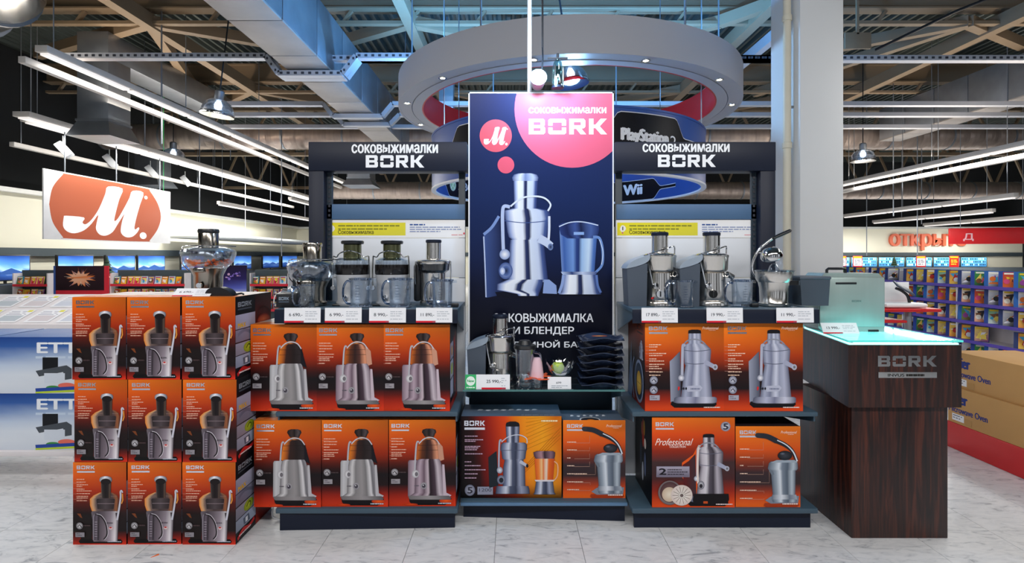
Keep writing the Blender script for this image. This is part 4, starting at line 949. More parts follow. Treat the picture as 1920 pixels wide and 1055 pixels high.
info_card(tr, ox, oy, .642, 1.535, BK, (1155, 412, 1425, 445), (1157, 417, 1307, 441), (1315, 0))
# middle bay: low base, glass shelf, tall banner
tmid = thing('shelf_bay', 'middle dark blue display bay holding the tall banner and a glass shelf', 'shelving', (.175, 3.3, 0), group='dark blue display shelving bays')
mx0, mx1, mf = -.284, .636, 2.94
def BM(a, b, c, d, e, f, name, m, bev=.003): return MB().box(a - .175, b - 3.3, c, d - .175, e - 3.3, f, bev).build(name, m, tmid)
MB().prism([(mx0 + .01 - .175, mf + .07 - 3.3), (mx1 - .01 - .175, mf + .02 - 3.3), (mx1 - .01 - .175, mf + .04 - 3.3), (mx0 + .01 - .175, mf + .09 - 3.3)], 0, .088).build('plinth', NAVY, tmid)
BM(mx0, mf, .09, mx1, 3.29, .122, 'base_shelf', SHELFM, .008)
BM(mx0, mf - .012, .098, mx1, mf, .116, 'front_lip', mat('blue_lit_lip', (96, 132, 168), 0.3, 0.3), .004)  # lip colour carries the blue light that falls on it
BM(mx0 + .02, 3.275, .13, mx1 - .02, 3.295, 2.0, 'back_panel', SHELFD)
gs = BM(mx0 + .012, 2.945, .724, mx1 - .012, 3.235, .733, 'glass_shelf', CLEARG, .001)
BM(mx0 + .012, 2.9405, .7235, mx1 - .012, 2.9449, .7335, 'glass_edge', mat('green_glass_edge', (70, 120, 120), 0.15), 0)
for x in (mx0 + .025, mx1 - .025): bracket(x - .175, 2.97 - 3.3, 3.27 - 3.3, .722, .12, tmid)
for x in (.19, .33): BM(x - .003, 3.1, .735 - .012, x + .003, 3.104, .723, 'support', CLEARG, 0)
# tall banner
bn = thing('tall_banner', 'tall dark blue banner with pink circles and a juicer and blender picture', 'banner', (.177, 3.262, .69))
BW, BH = .885, 1.778
MB().box(-BW / 2, -.012, 0, BW / 2, .012, BH, .001).build('board', mat('banner_edge', (214, 220, 232), 0.4), bn)
for sx in (-1, 1): MB().box(sx * (BW / 2 - .004) - .004, -.017, 0, sx * (BW / 2 - .004) + .004, -.011, BH).build('frame_strip', WHITEP, bn)
MB().box(-BW / 2, -.017, BH - .008, BW / 2, -.011, BH).build('frame_strip', WHITEP, bn)
p = Pr((878, 172, 1151, 720), BW - .016, BH - .01)
p.grid(878, 172, 1151, 720, 8, 14, lambda u, v: ramp(stp((0, (14, 32, 78)), (.35, (17, 38, 86)), (.55, (14, 30, 72)), (.68, (7, 12, 36)), (.8, (6, 9, 27)), (1, (5, 7, 22))), v))
def bz(x, y): return (860 + x / 4.058, 160 + y / 4.058)
def bz2(x, y): return (860 + x / 4.058, 300 + y / 4.058)
PINK = '#E0607C'
cx, cy = bz(868, 170); p.ell(cx, cy, 447 / 4.058, 447 / 4.058, PINK, n=64)
cx, cy = bz(275, 372); p.ell(cx, cy, 30.8, 30.8, '#D85868', n=40); p.script_m(*bz(182, 308), *bz(365, 442), '#FFFFFF')
cx, cy = bz(354, 596); p.ell(cx, cy, 16, 16, '#E05A72', n=32)
p.text('соковыжималки', *bz(532, 155), *bz(1132, 200), '#FFFFFF', .022); p.bork(*bz(532, 242), *bz(1135, 362), '#FFFFFF')
CH = stp((0, (30, 44, 96)), (.08, (150, 168, 214)), (.2, (236, 242, 252)), (.38, (226, 234, 248)), (.46, (40, 54, 100)), (.54, (26, 36, 76)), (.6, (210, 222, 242)), (.8, (196, 210, 238)), (.9, (70, 92, 150)), (1, (34, 46, 96)))
def S2(rows, st=CH, n=14): p.strip([(bz2(0, v)[1], bz2(a, 0)[0], bz2(b, 0)[0]) for v, a, b in rows], st, n)
def L2(pts, wd, c, wd2=None): p.line([bz2(*q) for q in spline(pts)], wd / 4.058, c, wd2 / 4.058 if wd2 else None)
p.poly([bz2(*q) for q in ((180, 560), (240, 510), (310, 400), (330, 560), (330, 1020), (200, 1045))], lambda x, y: mixc(hx((60, 82, 140)), hx((18, 28, 66)), max(0, min(1, (x - 905) / 30))))
L2([(182, 575), (192, 800), (200, 1040)], 10, '#B8C8EC'); L2([(182, 560), (245, 505), (300, 420)], 22, '#7A94CC')
S2([(1000, 270, 760), (1040, 290, 750), (1050, 420, 640)], '#060A1E'); S2([(1010, 740, 1110), (1030, 760, 1090)], '#060A1E')
S2([(140, 412, 602), (370, 418, 592)]); S2([(92, 450, 560), (102, 415, 595), (125, 402, 608), (150, 408, 602)], stp((0, (60, 80, 140)), (.3, (220, 228, 244)), (.5, (120, 140, 190)), (.8, (190, 204, 234)), (1, (50, 66, 120))))
S2([(362, 400, 620), (378, 340, 690), (440, 346, 704), (456, 352, 696), (540, 364, 684), (580, 375, 676), (614, 420, 620)]); L2([(344, 455), (500, 470), (700, 455)], 6, '#3C5490')
S2([(600, 388, 640), (640, 384, 650), (900, 372, 680), (925, 366, 690)]); S2([(905, 365, 640), (940, 285, 640), (985, 282, 622), (1015, 440, 610), (1030, 450, 606)], CH); p.poly([bz2(*q) for q in ((650, 905), (690, 905), (745, 950), (750, 1015), (640, 1010))], '#8CA4D8')
L2([(610, 590), (660, 615), (705, 650)], 66, '#C4D2EE', 56); cx, cy = bz2(700, 655); p.ell(cx, cy, 5, 6.5, '#10162E', '#7088BC')
L2([(335, 690), (330, 560), (328, 400), (340, 345), (385, 350)], 26, '#B4C4E8'); L2([(390, 345), (470, 285), (560, 268), (650, 280), (700, 330), (680, 380)], 13, '#DCE6F8'); L2([(690, 420), (690, 520), (685, 600)], 18, '#DCE6F8')
cx, cy = bz2(345, 712); p.ell(cx, cy, 10, 10, '#F8FAFF', '#8098CC'); cx, cy = bz2(352, 838); p.ell(cx, cy, 13.5, 16, '#A8BCE8', '#3A5290'); p.ell(cx + 1, cy, 8, 10, '#0E1632', '#5A74B4'); p.ell(cx - 6, cy + .5, 5, 7, '#F0F4FF', '#90A8DC')
GLS = stp((0, (110, 140, 200)), (.1, (60, 96, 170)), (.35, (110, 150, 214)), (.45, (40, 64, 130)), (.52, (34, 54, 112)), (.6, (150, 186, 232)), (.8, (196, 220, 246)), (.92, (80, 120, 190)), (1, (60, 90, 160)))
S2([(500, 768, 1076), (580, 772, 1060), (860, 788, 1040)], GLS); S2([(464, 860, 1000), (472, 790, 1050), (490, 762, 1074), (520, 768, 1078), (560, 780, 1070), (590, 830, 1040)], stp((0, (40, 60, 120)), (.2, (24, 36, 84)), (.4, (60, 84, 150)), (.55, (20, 30, 70)), (.8, (70, 96, 160)), (1, (30, 46, 100))))
L2([(766, 500), (850, 468), (950, 464), (1070, 490)], 8, '#C8D8F4'); L2([(880, 552), (960, 552)], 22, '#8CB0E8'); L2([(1030, 580), (1080, 590), (1104, 680), (1100, 790), (1050, 850)], 22, '#6C90D0', 18); L2([(1080, 600), (1106, 690), (1096, 790)], 5, '#D8E6FA')
S2([(845, 780, 1060), (862, 790, 1055), (872, 800, 1050)], stp((0, (180, 200, 236)), (.3, (40, 60, 120)), (.6, (190, 206, 238)), (1, (60, 80, 140)))); S2([(868, 800, 1056), (1000, 780, 1084), (1018, 760, 1096)]); L2([(800, 870), (790, 940), (765, 1010)], 22, '#8EA6DA'); L2([(1056, 870), (1066, 950), (1090, 1005)], 18, '#5E7CC0')
for s_, a, b, c, d in (('СОКОВЫЖИМАЛКА', 923, 587, 1114, 603), ('И БЛЕНДЕР', 962, 612, 1077, 628), ('НА ЕДИНОЙ БАЗЕ', 928, 637, 1108, 653)): p.text(s_, a, b, c, d, '#F0F4FC', .012)
p.build('banner_print', bn, PRINT_GLOSS, (0, -.0135, .002))
# suspension pole, cable and the bright blue-white spot lamp above the banner
tag(MB().cyl((.107, 3.262, 2.47), (.107, 3.262, 6.55), .0135, 12).build('banner_pole', mat('white_pole', (232, 236, 242), 0.35)), 'white steel pole hanging down to the top edge of the blue banner', 'pole')
tag(MB().cyl((.183, 3.2, 2.72), (.183, 3.2, 6.55), .006, 8).build('lamp_cable', BLACKP), 'thin dark cable hanging down to the bright spot lamp', 'cable')
lp = thing('spot_lamp', 'bright blue-white spot lamp just above the banner', 'lamp', (.155, 3.14, 2.52))
b = MB(); b.M = Matrix.Rotation(math.radians(82), 4, 'X'); b.lathe([(.012, -.11), (.035, -.1), (.042, -.05), (.05, 0), (.05, .01), (.044, .01), (.044, .0), (.04, -.04), (.01, -.06), (.012, -.11)], 20).build('housing', GALV, lp)
b = MB(); b.M = Matrix.Rotation(math.radians(82), 4, 'X'); b.lathe([(.042, .0), (.03, .008), (.001, .012)], 20).build('lens', mat('spot_lens', (255, 255, 255), 0.3, emit=(214, 232, 255), estr=60), lp)
MB().tube([(.02, 0, .04), (.028, .03, .12), (.028, .06, .2)], .005, 6).build('stem', BLACKP, lp)
ll = bpy.data.lights.new('spot_lamp_light', 'POINT'); ll.energy = 24; ll.color = (.50, .72, 1.0); ll.shadow_soft_size = .06
lo = bpy.data.objects.new('spot_lamp_light', ll); COL.objects.link(lo); lo.location = (.155, 3.03, 2.54)
ln = thing('lantern_fitting', 'clear glass lantern fitting on a bracket right of the spot lamp', 'lamp', (.274, 3.2, 2.475))
MB().lathe([(.036, 0), (.036, .012), (.03, .014), (.002, .014)], 18).build('base', NAVY, ln); MB().lathe([(.028, .012), (.03, .05), (.03, .12), (.022, .155), (.01, .17), (.012, .175), (.024, .158), (.033, .12), (.033, .05), (.031, .012), (.028, .012)], 18).build('glass_body', CLEARG, ln)
for a in (0, 120, 240): MB().cyl((.035 * math.cos(math.radians(a)), .035 * math.sin(math.radians(a)), .01), (.033 * math.cos(math.radians(a)), .033 * math.sin(math.radians(a)), .13), .004, 6).build('guard_bar', STEEL2, ln)
MB().box(-.06, -.006, .178, .06, .006, .186).cyl((0, 0, .165), (0, 0, .21), .008, 8).build('crossbar', BLACKP, ln)
# ================================================================ cartons
def carton_mesh(wd, dp, ht, name='juicer_box', m=CARTON):
    b = MB().box(-wd / 2, 0, 0, wd / 2, dp, ht, .0025)
    return b
def carton(label, wd, dp, ht, loc, front, logo, rz=0.0, left=None, right=None, top=None, group=None, handle=False, m=CARTON, cat='box', name='juicer_box'):
    key = ('carton', round(wd, 4), round(dp, 4), round(ht, 4), m.name)
    if key not in _TXT:
        o = carton_mesh(wd, dp, ht).build(name, m); _TXT[key] = o.data
    else: o = link(name, _TXT[key], None)
    o.location = loc; o.rotation_euler = (0, 0, rz); tag(o, label, cat, group)
    if front: link('front_print', front, None, o, (0, -.0004, 0))
    if logo: link('logo', logo, None, o, (0, -.0012, 0))
    if right: c = link('side_print', right, None, o, (wd / 2 + .0005, dp / 2, 0)); c.rotation_euler = (0, 0, PI / 2)
    if left: c = link('side_print', left, None, o, (-wd / 2 - .0005, dp / 2, 0)); c.rotation_euler = (0, 0, -PI / 2)
    if top: c = link('top_print', top, None, o, (0, 0, ht + .0005)); c.rotation_euler = (-PI / 2, 0, 0)
    if handle: MB().tube(arc((0, dp * .42, ht), .055, 0, 180, 10, 'xz', .022), .004, 6).build('carry_handle', BLACKP, o)
    return o
fa, la = face_a(); sa = side_a(); ta = top_a().mesh('top_print', PRINT)
row = ('bottom', 'middle', 'top'); colm = ('leftmost', 'middle', 'rightmost')
for r in range(3):
    for c in range(3):
        carton('orange and black juicer box, %s row, %s column of the stack' % (row[r], colm[c]), .272, .40, .42, ((-2.1025, -1.825, -1.5455)[c] + (0, .004, -.003)[r], 2.72 + (0, .003, 0)[(r + c) % 3], r * .4206), fa, la, (.0, .008, -.004)[(r * 2 + c) % 3], right=sa, top=ta if r == 2 else None, group='three-high stack of juicer boxes')
fb1, lb = face_b('grey'); fb2, _ = face_b('mauve'); sb = side_a_m = None
p = top_a(.36, .34); tb = p.mesh('top_print')
p = Pr((0, 0, 1000, 1000), .34, .465); p.rect(0, 0, 1000, 1000, '#141018')
for i, (y0, y1, c) in enumerate(((230, 420, '#9A9AB0'), (440, 640, '#B0B4C8'), (660, 860, '#A4A8C0'))): p.rect(40, y0, 420, y1, c)
p.ell(230, 540, 120, 70, '#B8C838', '#7A9020'); p.line(spline([(520, 200), (620, 400), (600, 700), (700, 900)]), 90, '#C02818'); p.line(spline([(700, 150), (800, 420), (760, 800)]), 60, '#8A1C14'); p.rect(0, 920, 1000, 1000, '#A82A16'); p.ell(230, 330, 90, 60, '#D8A858', '#A86A28')
sb = p.mesh('side_print')
pos3 = ('leftmost', 'middle', 'rightmost')
for i, (px, ft) in enumerate(((533, fb1), (657, fb2), (781, fb2))):
    carton('orange juicer box on the left bay\'s upper box shelf, %s of three' % pos3[i], .36, .34, .465, ((px - 960) * .00287, 2.868, .638), ft, lb, (0.0, .006, -.008)[i], right=sb, top=tb, group='juicer boxes on the left bay')
for i, (px, ft) in enumerate(((541, fb1), (666, fb1), (792, fb2))):
    carton('orange juicer box on the left bay\'s base shelf, %s of three' % pos3[i], .36, .34, .465, ((px - 960) * .00288, 2.868 + .005 * i, .122), ft, lb, (.0, -.005, .004)[i], right=sb, top=tb, group='juicer boxes on the left bay')
fc, lc = face_c(); sc_ = side_c()
for i, px in enumerate((1283, 1431)):
    carton('orange box picturing a silver juicer on the right bay, %s of the pair' % ('left', 'right')[i], .425, .40, .472, ((px - 960) * .00287, 2.868, .638), fc, lc, (.004, -.003)[i], left=sc_, group='upper juicer boxes on the right bay')
fd, ld = face_d(); fe, le = face_e(); ff, lf = face_f()
p = Pr((0, 0, 1000, 1000), .38, .483); p.rect(0, 0, 1000, 1000, '#0E0C14')
for x, y, a, b, c in ((500, 300, 70, 170, '#C03018'), (560, 230, 50, 90, '#E0A030'), (440, 260, 50, 80, '#D86040'), (620, 400, 60, 60, '#E8E0D8'), (360, 560, 60, 150, '#3A445C'), (620, 640, 60, 140, '#5A6890'), (480, 760, 50, 110, '#C8D0E0')): p.ell(x, y, a, b, c)
sd = p.mesh('side_print')
carton('orange box with disc blades picture, bottom left of the right bay', .445, .38, .483, ((1299.5 - 960) * .00287, 2.865, .122), fd, ld, 0, left=sd)
carton('orange citrus press box on the right bay base shelf', .348, .34, .434, ((1437.5 - 960) * .00287 + .006, 2.868, .122), fe, le, 0, handle=True)
carton('wide box picturing juicer and blender, under the glass shelf', .56, .24, .454, ((959 - 960) * .003 - .001, 2.975, .122), ff, lf, 0, top=face_top_f(.56, .24, 8).mesh('top_print'), left=sb, m=mat('blue_black_carton', (40, 50, 66), 0.5))
carton('orange citrus press box under the glass shelf, beside the wide box', .345, .24, .42, ((1112.5 - 960) * .003 + .001, 2.975, .122), fe, le, 0, top=face_top_f(.345, .24, 6, True).mesh('top_print'), handle=False, m=MATS['blue_black_carton'])

# ================================================================ juicers
def wire(t, pts, r=.0035, name='locking_arm', m=STEEL2): return MB().tube(spline(pts, 5), r, 8).build(name, m, t)
def juicer_wide(label, loc, rz, pulp):
    t = thing('juicer', label, 'juicer', loc, rz, 'display juicers')
    MB().lathe([(.07, 0), (.078, .004), (.08, .02), (.07, .03), (.072, .1), (.088, .135), (.09, .14), (.06, .142)], 32).build('motor_base', STEELD, t)
    MB().lathe([(.09, .14), (.1, .15), (.122, .175), (.137, .215), (.137, .232), (.125, .245), (.06, .26), (.056, .258), (.118, .241), (.132, .229), (.132, .216), (.118, .179), (.098, .154), (.088, .143), (.09, .14)], 40).build('bowl', CLEAR, t)
    MB().lathe([(.03, .15), (.085, .16), (.095, .2), (.08, .235), (.05, .236), (.02, .2)], 28).build('filter_basket', glass('grey_basket', (176, 182, 196), .12, .2), t)
    MB().lathe([(.05, .25), (.05, .33), (.047, .335), (.047, .25)], 28).build('feed_chute', STEELD, t)
    MB().lathe([(.044, .26), (.044, .33), (.052, .333), (.054, .345), (.05, .355), (.002, .357)], 28).build('pusher', STEELD if not pulp else BLACKP, t)
    wire(t, [(-.1, -.02, .13), (-.115, -.05, .17), (-.11, -.06, .24), (-.105, -.055, .258), (-.06, -.065, .263), (.03, -.065, .262), (.1, -.04, .262), (.14, .02, .26)], .003)
    MB().lathe([(.001, -.012), (.014, -.012), (.016, -.004), (.016, 0)], 14, (0, -.082, .05), axis='y').build('dial', STEEL2, t)
    MB().box(-.03, -.1, .12, .03, -.06, .145, .008).build('spout', STEELD, t)
    if pulp:
        r = random.Random(5); b = MB()
        for k in range(150):
            a = r.uniform(0, 2 * PI); q = r.uniform(.09, .112); z = .153 + (q - .09) * .9 + r.uniform(0, .018); s = r.uniform(.004, .009)
            b.M = Matrix.Translation((q * math.cos(a), q * math.sin(a), z)) @ Matrix.Rotation(r.uniform(0, 3), 4, 'X') @ Matrix.Rotation(r.uniform(0, 3), 4, 'Z')
            b.box(-s, -s * .6, -s * .4, s, s * .6, s * .4)
        o = b.build('fruit_shreds', mat('orange_fruit', (232, 92, 24), 0.5, 0, 0.4, 60), t); o['kind'] = 'stuff'
    return t
def juicer_slim(label, loc, rz):
    t = thing('juicer', label, 'juicer', loc, rz, 'display juicers')
    MB().lathe([(.085, 0), (.09, .006), (.09, .02), (.082, .03), (.086, .12), (.092, .165), (.092, .175), (.05, .176)], 32, sy=.85).build('motor_base', SILVER, t)
    MB().box(-.1, -.06, 0, .1, .06, .012, .006).build('foot_plate', BLACKP, t)
    MB().lathe([(.092, .175), (.096, .18), (.096, .232), (.05, .233)], 32, sy=.85).build('pulp_band', mat('black_gloss', (20, 16, 16), 0.2), t)
    MB().lathe([(.094, .233), (.094, .258), (.078, .27), (.05, .273), (.05, .27), (.075, .267), (.09, .256), (.09, .233), (.094, .233)], 32, sy=.85).build('lid', CLEAR, t)
    MB().lathe([(.05, .255), (.05, .345), (.046, .347), (.046, .255)], 28).build('feed_chute', mat('olive_smoked_tube', (96, 98, 70), 0.15, 0.7, 0.2), t)
    MB().lathe([(.045, .3), (.045, .346), (.062, .35), (.064, .362), (.058, .368), (.002, .37)], 28).build('pusher', BLACKP, t)
    for s in (-1, 1): MB().tube([(s * .102, -.03, .1), (s * .104, -.03, .2), (s * .1, -.03, .28)], .004, 8).build('side_arm', STEEL2, t)
    wire(t, [(-.1, -.03, .28), (-.075, -.045, .275), (-.055, -.06, .295), (0, -.07, .31), (.055, -.06, .295), (.075, -.045, .275), (.1, -.03, .28)], .0035, 'locking_arm')
    for s in (-1, 1): MB().lathe([(.001, -.01), (.012, -.01), (.014, 0)], 14, (s * .1, -.032, .1), axis='y').build('pivot_knob', STEEL2, t)
    MB().lathe([(.001, -.012), (.014, -.01), (.015, 0)], 14, (-.02, -.078, .05), axis='y').build('dial', STEEL2, t)
    return t
def juicer_flat(label, loc, rz):
    t = thing('juicer', label, 'juicer', loc, rz, 'display juicers')
    MB().lathe([(.074, 0), (.078, .005), (.078, .02), (.068, .03), (.068, .18), (.07, .185), (.05, .186)], 32).build('motor_base', STEEL, t)
    MB().lathe([(.07, .185), (.09, .2), (.094, .235), (.092, .237), (.086, .203), (.066, .187), (.07, .185)], 32).build('bowl', SMOKE, t)
    MB().lathe([(.097, .235), (.1, .24), (.1, .252), (.092, .258), (.05, .265), (.02, .266), (.02, .235)], 32).build('lid', STEEL, t)
    MB().lathe([(.043, .262), (.043, .355), (.04, .357), (.04, .262)], 28).build('feed_chute', STEEL, t)
    MB().lathe([(.039, .3), (.039, .356), (.045, .358), (.045, .37), (.04, .374), (.002, .375)], 28).build('pusher', NAVY, t)
    MB().box(-.115, -.01, .02, -.072, .09, .235, .015).build('pulp_container', BLACKP, t)
    for s in (-1, 1): MB().tube([(s * .098, -.02, .12), (s * .102, -.02, .2), (s * .1, -.02, .25)], .004, 8).build('side_arm', STEEL2, t)
    MB().lathe([(.001, -.012), (.014, -.01), (.015, 0)], 14, (0, -.07, .04), axis='y').build('dial', STEEL2, t)
    return t
def juicer_pro(label, loc, rz, badge=False, k=1.0, bn=True):
    t = thing('juicer', label, 'juicer', loc, rz, 'display juicers'); t.scale = (k, k, k)
    MB().lathe([(.084, 0), (.09, .003), (.09, .022), (.084, .03), (.06, .031)], 36).build('base_ring', STEEL, t)
    MB().lathe([(.078, .03), (.08, .034), (.076, .1), (.074, .185), (.066, .19), (.04, .191)], 36).build('motor_body', STEEL, t)
    MB().lathe([(.068, .188), (.082, .196), (.087, .205), (.09, .27), (.093, .276), (.093, .286), (.05, .287)], 36).build('bowl', STEEL, t)
    MB().lathe([(.09, .287), (.086, .292), (.05, .3), (.047, .296), (.047, .288)], 36).build('lid', STEEL2, t)
    MB().lathe([(.046, .295), (.046, .395), (.042, .396), (.042, .295)], 32).build('feed_chute', STEEL, t)
    MB().lathe([(.041, .34), (.041, .395), (.048, .396), (.049, .41), (.044, .416), (.002, .417)], 32).build('pusher', NAVY, t)
    wire(t, [(-.06, -.075, .12), (-.075, -.07, .2), (-.085, -.055, .28), (-.065, -.06, .296), (-.03, -.062, .305), (.03, -.06, .325), (.07, -.03, .335), (.085, 0, .325), (.088, .01, .29)], .004)
    MB().lathe([(.001, -.02), (.016, -.018), (.018, 0)], 16, (-.045, -.066, .115), axis='y').build('pivot_knob', STEEL2, t)
    d = MB().lathe([(.001, -.012), (.022, -.012), (.024, 0)], 18, (-.02, -.076, .07), axis='y').build('dial', STEEL2, t)
    MB().box(-.023, -.094, .055, -.017, -.087, .086, .002).build('pointer', BLACKP, d)
    b = MB(); b.M = Matrix.Translation((.07, -.05, .18)) @ Matrix.Rotation(.6, 4, 'Z') @ Matrix.Rotation(.35, 4, 'Y'); b.lathe([(.016, 0), (.016, .05), (.013, .05), (.013, 0), (.016, 0)], 14, axis='x').build('spout', STEEL2, t)
    if badge: MB().lathe([(.001, -.006), (.006, -.006), (.006, 0)], 10, (-.06, -.06, .045), axis='y').build('button', REDM, t)
    # pulp bin with its curved lid on the left
    if bn:
        pb = MB().prism([(-.19, 0), (-.09, 0), (-.085, .24), (-.2, .215)], -.06, .075, 'y').build('pulp_bin', GREYP, t)
        MB().prism(spline([(-.205, .21), (-.19, .235), (-.15, .262), (-.09, .282), (-.075, .288), (-.075, .262), (-.1, .24), (-.15, .222)], 3), -.066, .08, 'y').build('bin_lid', mat('grey_lid', (150, 164, 180), 0.3), t)
    return t
def jug(label, loc, rz, k=1.0, m=CLEAR):
    t = thing('juice_jug', label, 'jug', loc, rz, 'clear plastic juice jugs'); t.scale = (k, k, k)
    MB().lathe([(.002, .004), (.05, .004), (.053, .012), (.056, .14), (.06, .155), (.064, .156), (.06, .14), (.057, .01), (.054, 0), (.002, 0)], 28).build('body', m, t)
    MB().lathe([(.057, .148), (.066, .152), (.066, .16), (.058, .16), (.057, .148)], 28).build('lid_rim', glass('clear_rim', (190, 206, 224), .2), t)
    MB().tube(spline([(-.056, 0, .138), (-.078, 0, .142), (-.096, 0, .11), (-.098, 0, .06), (-.08, 0, .024), (-.056, 0, .018)], 4), .0065, 8).build('handle', glass('clear_handle', (150, 176, 206), .2), t)
    MB().prism([(.05, -.02), (.085, 0), (.05, .02)], .14, .156).build('pouring_lip', m, t)
    b = MB()
    for i in range(7): b.box(-.014, -.0575 - .0004 * i, .03 + i * .015, .004 + .006 * (i % 2), -.0565 - .0004 * i, .0315 + i * .015)
    b.build('scale_marks', mat('scale_print', (40, 60, 96), 0.5), t)
    MB().lathe([(.06, 0), (.064, .003), (.06, .006), (.05, .006)], 28).build('foot', glass('clear_foot', (170, 192, 214), .2), t)
    return t
ZS = 1.1902
X = lambda px, d: (px - 960) * d / 1000
juicer_wide('juicer with wide clear bowl of orange shreds, on the box stack', (X(391, 2.93), 2.93, 1.2635), 0.0, True)
juicer_wide('juicer with wide clear bowl at the left end of the left shelf', (X(586, 3.02), 3.02, ZS), 0.0, False)
juicer_slim('silver juicer with black band and wavy wire arm, nearer the box stack', (X(661, 3.05), 3.05, ZS), 0)
juicer_slim('silver juicer with black band and wavy wire arm, nearer the blue banner', (X(735, 3.05), 3.05, ZS), 0)
juicer_flat('steel juicer with flat lid at the right end of the left shelf', (X(813, 3.06), 3.06, ZS), 0)
juicer_pro('steel juicer with grey pulp bin and red button on the right shelf', (X(1237, 3.04), 3.04, ZS), 0, True)
juicer_pro('steel juicer with grey pulp bin in the middle of the right shelf', (X(1334, 3.04), 3.04, ZS), 0)
juicer_pro('steel juicer with dark pulp bin on the glass shelf', (X(938, 3.12), 3.12, .7335), 0, k=.95)
jug('clear juice jug beside the wide bowl juicer, leftmost of the jugs', (X(574, 2.91), 2.91, ZS), .9, .8)
jug('clear juice jug in front of the black banded juicer nearer the box stack', (X(677, 2.925), 2.925, ZS), 0)
jug('clear juice jug in front of the black banded juicer nearer the banner', (X(750, 2.925), 2.925, ZS), 0)
jug('clear juice jug in front of the flat lidded steel juicer', (X(829, 2.93), 2.93, ZS), 0, .95)
jug('clear juice jug between the two steel juicers on the right shelf', (X(1281, 2.95), 2.95, ZS), 0, .93)
jug('clear juice jug between the steel juicer and the citrus press', (X(1391, 2.98), 2.98, ZS), 0, .93)
# citrus press
t = thing('citrus_press', 'steel citrus press with raised lever and black dome on the right shelf', 'citrus press', (X(1451, 3.0), 3.0, ZS), .0)
MB().lathe([(.07, 0), (.078, .004), (.08, .016), (.074, .024), (.076, .1), (.084, .135), (.05, .136)], 32).build('body', STEEL, t)
MB().lathe([(.086, .135), (.094, .15), (.1, .19), (.1, .196), (.05, .16), (.002, .158), (.002, .136)], 32).build('collar', STEEL, t)
MB().lathe([(.098, .19), (.108, .2), (.104, .202), (.06, .175), (.03, .172), (.026, .176), (.06, .18), (.098, .19)], 32).build('juice_dish', CLEAR, t)
MB().lathe([(.04, .17), (.035, .19), (.022, .225), (.008, .24), (.001, .242)], 20).build('cone', CLEAR, t)
MB().prism([(.04, -.03), (.09, -.02), (.12, -.05), (.1, -.075), (.05, -.07)], .12, .145).build('spout', STEEL2, t)
MB().tube(spline([(-.07, .05, .15), (-.1, .045, .2), (-.098, .03, .26), (-.07, .02, .32), (-.03, .01, .36), (.0, .0, .385)], 5), .008, 10).build('lever', STEEL2, t)
b = MB(); b.M = Matrix.Translation((.04, -.01, .402)) @ Matrix.Rotation(-.42, 4, 'Y'); b.lathe([(.002, -.06), (.011, -.055), (.013, 0), (.012, .05), (.002, .06)], 14, axis='x', sy=.8).build('grip', BLACKP, t)
b = MB(); b.M = Matrix.Translation((-.02, -.01, .285)) @ Matrix.Rotation(.35, 4, 'X') @ Matrix.Rotation(-.35, 4, 'Y'); b.lathe([(.055, -.015), (.058, -.008), (.052, .02), (.03, .042), (.002, .048)], 28).build('dome', STEEL2, t)
b = MB(); b.M = Matrix.Translation((-.02, -.01, .285)) @ Matrix.Rotation(.35, 4, 'X') @ Matrix.Rotation(-.35, 4, 'Y'); b.lathe([(.053, -.014), (.04, .008), (.002, .02)], 28).build('dome_liner', BLACKP, t)
MB().tube([(-.075, .02, .3), (-.03, 0, .31)], .006, 8).build('dome_link', STEEL2, t)
MB().lathe([(.003, 0), (.018, .002), (.02, .012), (.003, .014)], 14, (.06, -.1, 0)).build('foot', STEEL2, t)
# loose things on the shelves
t = thing('pulp_container', 'dark grey plastic pulp container at the right end of the right shelf', 'container', (X(1512, 3.1), 3.1, ZS))
MB().prism([(-.075, 0), (.075, 0), (.085, .15), (-.085, .15)], -.09, .07, 'y').build('body', mat('smoke_grey_bin', (66, 76, 88), 0.25), t); MB().box(-.09, -.096, .148, .09, .076, .166, .006).build('rim', GREYP, t)
t = thing('display_block', 'small black block with silver lettering at the left end of the left shelf', 'sign', (X(537, 2.9), 2.9, ZS)); t.rotation_euler = (0, 0, .12)
MB().box(-.055, 0, 0, .055, .1, .075, .004).build('block', BLACKP, t); p = Pr((0, 0, 100, 70), .11, .075); p.bork(14, 16, 62, 32, '#8A98A8'); p.rect(14, 38, 62, 43, '#5A6878'); p.build('lettering', t, PRINT, (0, -.0006, 0))
t = thing('plug_and_cord', 'black power plug and cord lying beside the rightmost jug of the left shelf', 'plug', (X(853, 2.93), 2.93, ZS)); MB().box(-.02, -.012, 0, .02, .012, .022, .006).build('plug', BLACKP, t); MB().tube(spline([(.0, .012, .012), (.012, .05, .006), (-.03, .08, .006), (-.06, .05, .006)]), .0045, 6).build('cord', BLACKP, t)
t = thing('plug_and_cord', 'black power plug and cord lying left of the citrus press', 'plug', (X(1415, 2.93), 2.93, ZS)); MB().box(-.02, -.012, 0, .02, .012, .022, .006).build('plug', BLACKP, t); MB().tube(spline([(.0, .012, .012), (.012, .05, .006), (-.03, .06, .006), (-.05, .05, .006)]), .0045, 6).build('cord', BLACKP, t)
t = thing('black_case', 'black soft case with a short cord lying on the box stack beside the juicer', 'case', (-1.53, 2.8, 1.2635)); MB().prism(spline([(-.07, 0), (-.05, .035), (0, .045), (.05, .03), (.075, 0)], 4), -.03, .03, 'y').build('shell', BLACKP, t); MB().tube(spline([(.075, 0, .005), (.1, .02, .01), (.12, 0, .006)], 4), .005, 6).build('cord', BLACKP, t)
t = thing('wrapped_parts', 'crumpled clear bag lying left of the wide bowl juicer', 'bag', (X(535, 3.0), 3.12, ZS))
